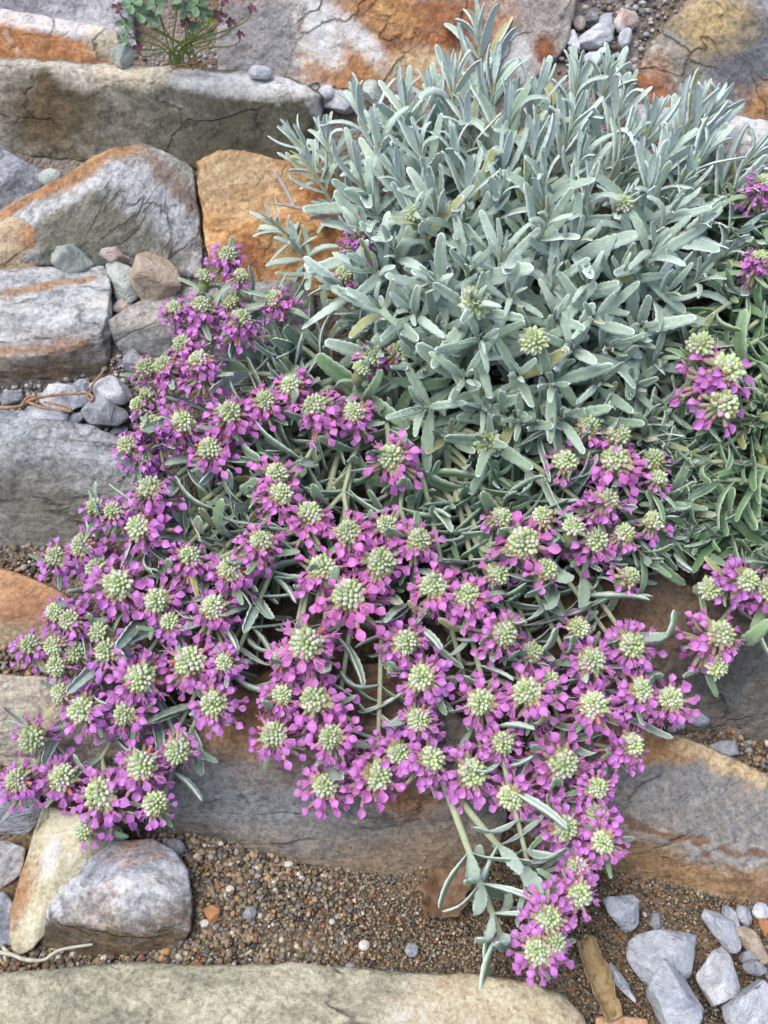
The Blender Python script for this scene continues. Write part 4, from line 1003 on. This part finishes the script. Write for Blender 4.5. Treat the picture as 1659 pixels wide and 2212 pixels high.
# lower, hidden layers of leaves: too many to count
ms, ml = MB(), MB()
for (x, y, L) in pts2[100:]: one_shoot(ms, ml, x, y, L, rs)
k = 0
while k < 55:
    x, y = rs.uniform(590, 1650), rs.uniform(140, 1000)
    if not in_poly(x, y, CL) or not in_poly(x, y - 45, CL): continue
    k += 1; one_shoot(ms, ml, x, y, rs.uniform(.028, .036), rs, dh=-rs.uniform(.02, .045), npair=7, green=rs.uniform(.3, .8))
UN = [(560,700),(760,760),(900,900),(1050,1000),(1320,900),(1480,950),(1520,1150),(1400,1250),(1150,1280),(1000,1400),(700,1330),(480,1380),(380,1250),(340,1050),(420,900)]
k = 0
while k < 70:
    x, y = rs.uniform(320, 1520), rs.uniform(700, 1400)
    if not in_poly(x, y, UN): continue
    k += 1
    p = W(x, y, rs.uniform(.022, .055)); d = (Vector((0, 0, .5)) + RV * ((x - 900) / 500) + UV * ((950 - y) / 600) + TOCAM * .5 + Vector((rs.uniform(-.4, .4), rs.uniform(-.3, .3), rs.uniform(-.3, .3)))).normalized()
    b = p - d * .06; b = b.lerp(W(950, 900, .012), .25)
    shoot(ms, ml, b, p, d, rs.uniform(.030, .042), rs.uniform(.75, 1), rs, 6, gap=1.5)
UN2 = [(1400,860),(1500,800),(1560,1000),(1540,1200),(1400,1240),(1390,1100)]
k = 0
while k < 30:
    x, y = rs.uniform(1380, 1560), rs.uniform(800, 1240)
    if not in_poly(x, y, UN2): continue
    k += 1
    p = W(x, y, rs.uniform(.03, .06)); d = (Vector((0, 0, .5)) + RV * rs.uniform(-.2, .9) + UV * rs.uniform(-.9, .3) + TOCAM * .5).normalized()
    shoot(ms, ml, (p - d * .06).lerp(W(1250, 880, .012), .3), p, d, rs.uniform(.030, .042), rs.uniform(.55, .95), rs, 6, gap=1.6)
st = ms.build('undergrowth_stems', mStem, plant, loc); tag(st, kind='stuff')
lv = ml.build('undergrowth_leaves', mLeaf, plant, loc); tag(lv, kind='stuff')
# bare old wood
for pl in ([(1000, 305, .05), (940, 285, .055), (900, 262, .05)], [(1120, 400, .06), (1060, 330, .06), (1000, 300, .055)], [(1480, 640, .02), (1440, 590, .03), (1425, 540, .03)], [(1470, 620, .02), (1425, 600, .025), (1405, 560, .02)], [(1465, 650, .015), (1450, 600, .02), (1448, 550, .02)]):
    mb = MB(); P = [W(*q) for q in pl]; tube(mb, bez(P[0], P[0].lerp(P[1], .7), P[1].lerp(P[2], .3), P[2], 12), [.0022 - .0008 * i / 11 for i in range(12)])
    mb.build('woody_stem', mBark, plant, loc)
# hanging spray at the foot
for pl in ([(940, 1640, .05), (985, 1760, .05), (1035, 1900, .04), (1080, 2015, .03)], [(950, 1660, .05), (1030, 1790, .048), (1120, 1872, .04), (1165, 1905, .035)]):
    ms, ml = MB(), MB(); P = [W(*q) for q in pl]; pts = bez(P[0], P[1], P[2], P[3], 18); tube(ms, pts, [.0023 - .0007 * i / 17 for i in range(18)])
    for i in (9, 12, 15, 17):
        td = (pts[i] - pts[i - 1]).normalized(); x, _, y = frame(td)
        for s in range(4):
            th = s * PI / 2 + i; r = x * math.cos(th) + y * math.sin(th); al = R(rs.uniform(25, 80))
            put_leaf(ml, pts[i], td * math.cos(al) + r * math.sin(al), td * math.sin(al) - r * math.cos(al), rs.uniform(.027, .040), .8, rs, wk=1.4)
    st = ms.build('flowering_stem', mStem, plant, loc); ml.build('leaves', mLeaf, st, loc)

# ------------------------------------------------------------------ the greener plant at the right edge
plant2 = empty('germander_plant', W(1760, 980, 0))
tag(plant2, 'greener plant with long pale stems running in from the right edge, beside the silvery clump', 'plant')
loc2 = np.array(plant2.location)
RP = [(1480,420),(1680,380),(1720,900),(1720,1240),(1560,1200),(1440,1120),(1440,1000),(1480,850),(1500,700)]
for i in range(80):
    while True:
        x, y = rs.uniform(1420, 1720), rs.uniform(400, 1230)
        if in_poly(x, y, RP): break
    ms, ml = MB(), MB()
    p = W(x, y, rs.uniform(.03, .075)); b = W(1760 + rs.uniform(-20, 120), 980 + (y - 980) * .75 + rs.uniform(-60, 60), .012)
    d = ((p - b).normalized() * .9 + Vector((0, 0, .25)) + TOCAM * .3 + Vector((rs.uniform(-.3, .3), rs.uniform(-.3, .3), 0))).normalized()
    shoot(ms, ml, b, p, d, rs.uniform(.034, .052), rs.uniform(.5, 1), rs, 7, gap=2.4, rad=.0013)
    st = ms.build('leafy_shoot', mStem, plant2, loc2); ml.build('leaves', mLeafG, st, loc2)
for (y0, x1, y1) in ((640, 1490, 720), (700, 1560, 760), (760, 1540, 800), (820, 1590, 860), (905, 1600, 890), (930, 1520, 1000), (1010, 1560, 930), (1090, 1480, 1010), (1160, 1540, 1040), (540, 1600, 640), (600, 1610, 560), (980, 1480, 860)):
    ms, ml = MB(), MB(); P0 = W(1740, y0, .03); P3 = W(x1, y1, .066); pts = bez(P0, P0.lerp(P3, .3) + Vector((0, 0, .026)), P0.lerp(P3, .7) + Vector((0, 0, .02)), P3, 16)
    tube(ms, pts, [.0019 - .0006 * i / 15 for i in range(16)])
    for i in (3, 6, 9, 12, 14):
        td = (pts[i] - pts[i - 1]).normalized(); x, _, y = frame(td); th = rs.uniform(0, 3)
        for q in (0, PI):
            r = x * math.cos(th + q) + y * math.sin(th + q); al = R(rs.uniform(35, 70)); put_leaf(ml, pts[i], td * math.cos(al) + r * math.sin(al), td * math.sin(al) - r * math.cos(al), rs.uniform(.02, .034), .95, rs)
    st = ms.build('trailing_stem', mStem, plant2, loc2); ml.build('leaves', mLeafG, st, loc2)
flowering(plant2, RHEADS, lambda x, y: (1700, 1000 + (y - 1000) * .65), rs, .45, lambda x, y: .092 if y < 1100 else .068, lmat=mLeafG)

# ------------------------------------------------------------------ lobed-leaf plant on the long slab
def lobed_leaf(mb, p, nrm, fwd, r, col, rs):
    n = 28; rings = [.12, .5, .8, 1.0]; x, _, _ = frame(fwd, nrm); y = nrm.cross(x).normalized(); v = []; a = []
    for k in rings:
        for j in range(n):
            th = -2.75 + 5.5 * j / (n - 1)
            rr = r * k * (1 - .42 * (k ** 2) * abs(math.sin(th * 1.27 + PI / 2 * 0)) ** .8 * (1 if k > .6 else .4) * abs(math.sin(th * 2.9)))
            v.append(tuple(p + x * (rr * math.sin(th)) + y * (rr * math.cos(th)) + nrm * (r * .16 * k * math.sin(th * 6) + .12 * r * k * k)))
            b = rs.uniform(.9, 1.1); a.append((col[0] * b, col[1] * b, col[2] * b, 1))
    mb.add(np.array(v), grid_faces(4, n), np.array(a))
mLobed = attr_plain('lobed_leaf', .6)
ger = empty('lobed_leaf_plant', W(400, 132, .036))
tag(ger, 'small plant with lobed green and dark red leaves on thin stalks, behind the long slab', 'plant')
lg = np.array(ger.location)
GL = [(300,25,26,0),(340,10,30,0),(325,42,22,0),(395,22,24,0),(425,12,26,0),(440,28,20,0),(458,42,17,2),(270,55,20,0),(285,8,24,0),(475,35,16,1),(255,18,15,1),(268,85,14,0),(420,60,16,0),(500,50,13,1),(298,105,14,1),(520,75,10,1),(545,20,12,1),(480,0,18,1),(380,-10,26,0),(430,-20,26,0),(330,-25,28,0),(455,75,12,0),(402,48,14,1)]
for (x, y, r, k) in GL:
    P0 = W(390 + rs.uniform(-30, 40), 140, .035); P1 = W(x, y, .05 + (140 - y) * .00028)
    ms, ml = MB(), MB()
    tube(ms, bez(P0, P0 + Vector((0, 0, .02)), P1 - Vector((0, 0, .015)), P1, 10), 0.00045, sides=5)
    st = ms.build('stalk', mGStem, ger, lg)
    s = pxm(P1) * r * 1.1
    colr = [lin((118, 144, 112)), lin((104, 68, 76)), lin((150, 156, 84))][k]
    lobed_leaf(ml, P1, (Vector((rs.uniform(-.4, .4), -.55, .8))).normalized(), Vector((rs.uniform(-1, 1), 0, 1)), s, colr, rs)
    ml.build('leaf', mLobed, st, lg)
ms = MB()
for i in range(16):
    P0 = W(415 + rs.uniform(-35, 35), 142, .034); ms_d = Vector((rs.uniform(-1, 1), rs.uniform(-.8, .2), rs.uniform(.1, 1))).normalized()
    tube(ms, bez(P0, P0 + ms_d * .004, P0 + ms_d * .008, P0 + ms_d * rs.uniform(.008, .014) + Vector((0, 0, -.003)), 5), .0006, sides=4)
ms.build('dry_stalks', mTendril, ger, lg)

# ------------------------------------------------------------------ dead twigs and leaves
def twig(name, label, cat, paths, mat, r0, r1):
    mb = MB()
    for pl in paths:
        P = [W(x, y, h) for x, y, h in pl]; pts = []
        for i in range(len(P) - 1):
            a = P[max(0, i - 1)]; b = P[i]; c = P[i + 1]; d = P[min(len(P) - 1, i + 2)]
            for k in range(6):
                t = k / 6
                pts.append(.5 * ((2 * b) + (c - a) * t + (2 * a - 5 * b + 4 * c - d) * t * t + (3 * b - a - 3 * c + d) * t ** 3))
        pts.append(P[-1]); n = len(pts)
        tube(mb, pts, [r0 + (r1 - r0) * i / (n - 1) + rs.uniform(-1, 1) * .00012 for i in range(n)])
    P = W(*paths[0][0]); o = mb.build(name, mat, None, np.array(P)); return tag(o, label, cat)
twig('dead_twig', 'bare lilac grey twig lying across the ochre orange boulder', 'twig', [[(745, 475, .05), (690, 462, .054), (640, 448, .056), (596, 440, .055)], [(636, 448, .056), (620, 415, .05), (600, 380, .04), (586, 362, .036)], [(700, 468, .054), (672, 470, .056), (668, 478, .056)]], mBark, .0014, .0008)
twig('dead_twig', 'pale curved twig on the gravel at the foot of the striped stone, lower left', 'twig', [[(-15, 2055, .006), (25, 2062, .008), (55, 2073, .009), (95, 2073, .009), (130, 2052, .010), (200, 2040, .010)], [(20, 2062, .007), (5, 2045, .006)], [(10, 2058, .007), (12, 2075, .005)]], plain('bleached_twig', (176, 176, 156), .9, .3), .0013, .0008)
twig('dead_tendril', 'curled orange brown dead stem lying over the chips between the left blocks', 'twig', [[(-20, 882, .016), (40, 878, .018), (70, 862, .021), (130, 852, .022), (190, 848, .022), (200, 830, .024), (215, 812, .022), (226, 798, .022)], [(60, 868, .02), (90, 880, .021), (130, 886, .021), (155, 888, .02), (140, 878, .022), (95, 868, .022)], [(190, 848, .022), (200, 858, .022), (196, 866, .022), (188, 856, .022)], [(45, 878, .02), (60, 858, .021), (78, 856, .022)]], mTendril, .0011, .0007)
twig('dead_twig', 'thin grey stalk curving out under the lower left blossoms onto the gravel', 'twig', [[(230, 1760, .02), (275, 1772, .016), (295, 1790, .012), (300, 1805, .008)]], plain('grey_stalk', (140, 138, 128), .9, .3), .0012, .0008)
def dead_leaf(name, label, cx, cy, h, Lp, Wp, rot, curl, col):
    t = NT(name); tc = t.n('TexCoord').outputs['Object']; n = t.noise(tc, 120, 6, .6, 1); n2 = t.noise(tc, 700, 3)
    c = t.ramp(n, [(.35, C4(col[0])), (.5, C4(col[1])), (.65, C4(col[2]))]); t.l(c, t.b.inputs['Base Color']); t.b.inputs['Roughness'].default_value = .55
    t.l(t.bump(n2, .0006, .7, t.bump(n, .002, .7)), t.b.inputs['Normal'])
    p = W(cx, cy, h); s = pxm(p); n_ = slope_n(p.y); X = Vector((math.cos(R(rot)), math.sin(R(rot)), 0)); X = (X - n_ * X.dot(n_)).normalized(); Y = n_.cross(X)
    v = []; nu, nv = 24, 15
    for i in range(nu):
        t_ = i / (nu - 1); w = s * Wp * (math.sin(PI * (.14 + .72 * t_)) ** .5) * (1 + .35 * noise.noise(Vector((t_ * 6, 0, cx))))
        for j in range(nv):
            a = (j / (nv - 1) - .5) * curl
            r = w / max(.6, curl * .42)
            q = X * (r * math.sin(a)) + n_ * (r * (1 - math.cos(a)) + s * 9 * noise.noise(Vector((t_ * 5, j * .35, cx)))) + Y * ((t_ - .5) * s * Lp + r * .1 * math.sin(a * 2)) + n_ * (s * 16 * (t_ - .5) ** 2 * 2)
            v.append(tuple(q))
    mb = MB(); mb.add(np.array(v), grid_faces(nu, nv), np.zeros((len(v), 4))); o = mb.build(name, t.m); o.location = p
    sd = o.modifiers.new('t', 'SOLIDIFY'); sd.thickness = .0004
    return tag(o, label, 'leaf')
dead_leaf('dead_leaf', 'curled straw-coloured dead leaf standing beside the lower right chips', 1290, 2116, .008, 172, 34, 14, 3.4, ((104, 82, 52), (156, 136, 96), (128, 104, 68)))
dead_leaf('dead_leaf', 'flat brown dead leaf on the gravel behind the hanging spray', 962, 1930, .004, 110, 52, -10, 1.2, ((84, 62, 44), (112, 86, 62), (98, 74, 54)))

# ------------------------------------------------------------------ camera, light
cd = bpy.data.cameras.new('camera'); co = bpy.data.objects.new('camera', cd); COL.objects.link(co); SC.camera = co
co.location = CAM; co.rotation_euler = (PI / 2 - PITCH, 0, 0)
cd.sensor_fit = 'VERTICAL'; cd.sensor_height = 24; cd.lens = 12 / TV; cd.clip_start = .02; cd.clip_end = 100
cd.dof.use_dof = True; cd.dof.focus_distance = .53; cd.dof.aperture_fstop = 7.5
SUN_EL, SUN_AZ = R(66), R(-115)
w = bpy.data.worlds.new('World'); SC.world = w; w.use_nodes = True
nt = w.node_tree; sky = nt.nodes.new('ShaderNodeTexSky'); sky.sky_type = 'NISHITA'; sky.sun_disc = False
sky.sun_elevation = SUN_EL; sky.sun_rotation = SUN_AZ; sky.dust_density = 3.0; sky.air_density = 1.0
bg = nt.nodes['Background']; bg.inputs[1].default_value = .12; nt.links.new(sky.outputs[0], bg.inputs[0])
sl = bpy.data.lights.new('sun', 'SUN'); so = bpy.data.objects.new('sun', sl); COL.objects.link(so)
sl.energy = 1.3; sl.angle = R(50); sl.color = (1, .97, .93)
dv = Vector((math.sin(SUN_AZ) * math.cos(SUN_EL), math.cos(SUN_AZ) * math.cos(SUN_EL), math.sin(SUN_EL)))
so.rotation_euler = dv.to_track_quat('Z', 'Y').to_euler(); so.location = (0, 0, 2)
SC.view_settings.view_transform = 'Standard'; SC.view_settings.look = 'None'; SC.view_settings.exposure = 1.0; SC.view_settings.gamma = 1
SC.render.engine = 'CYCLES'
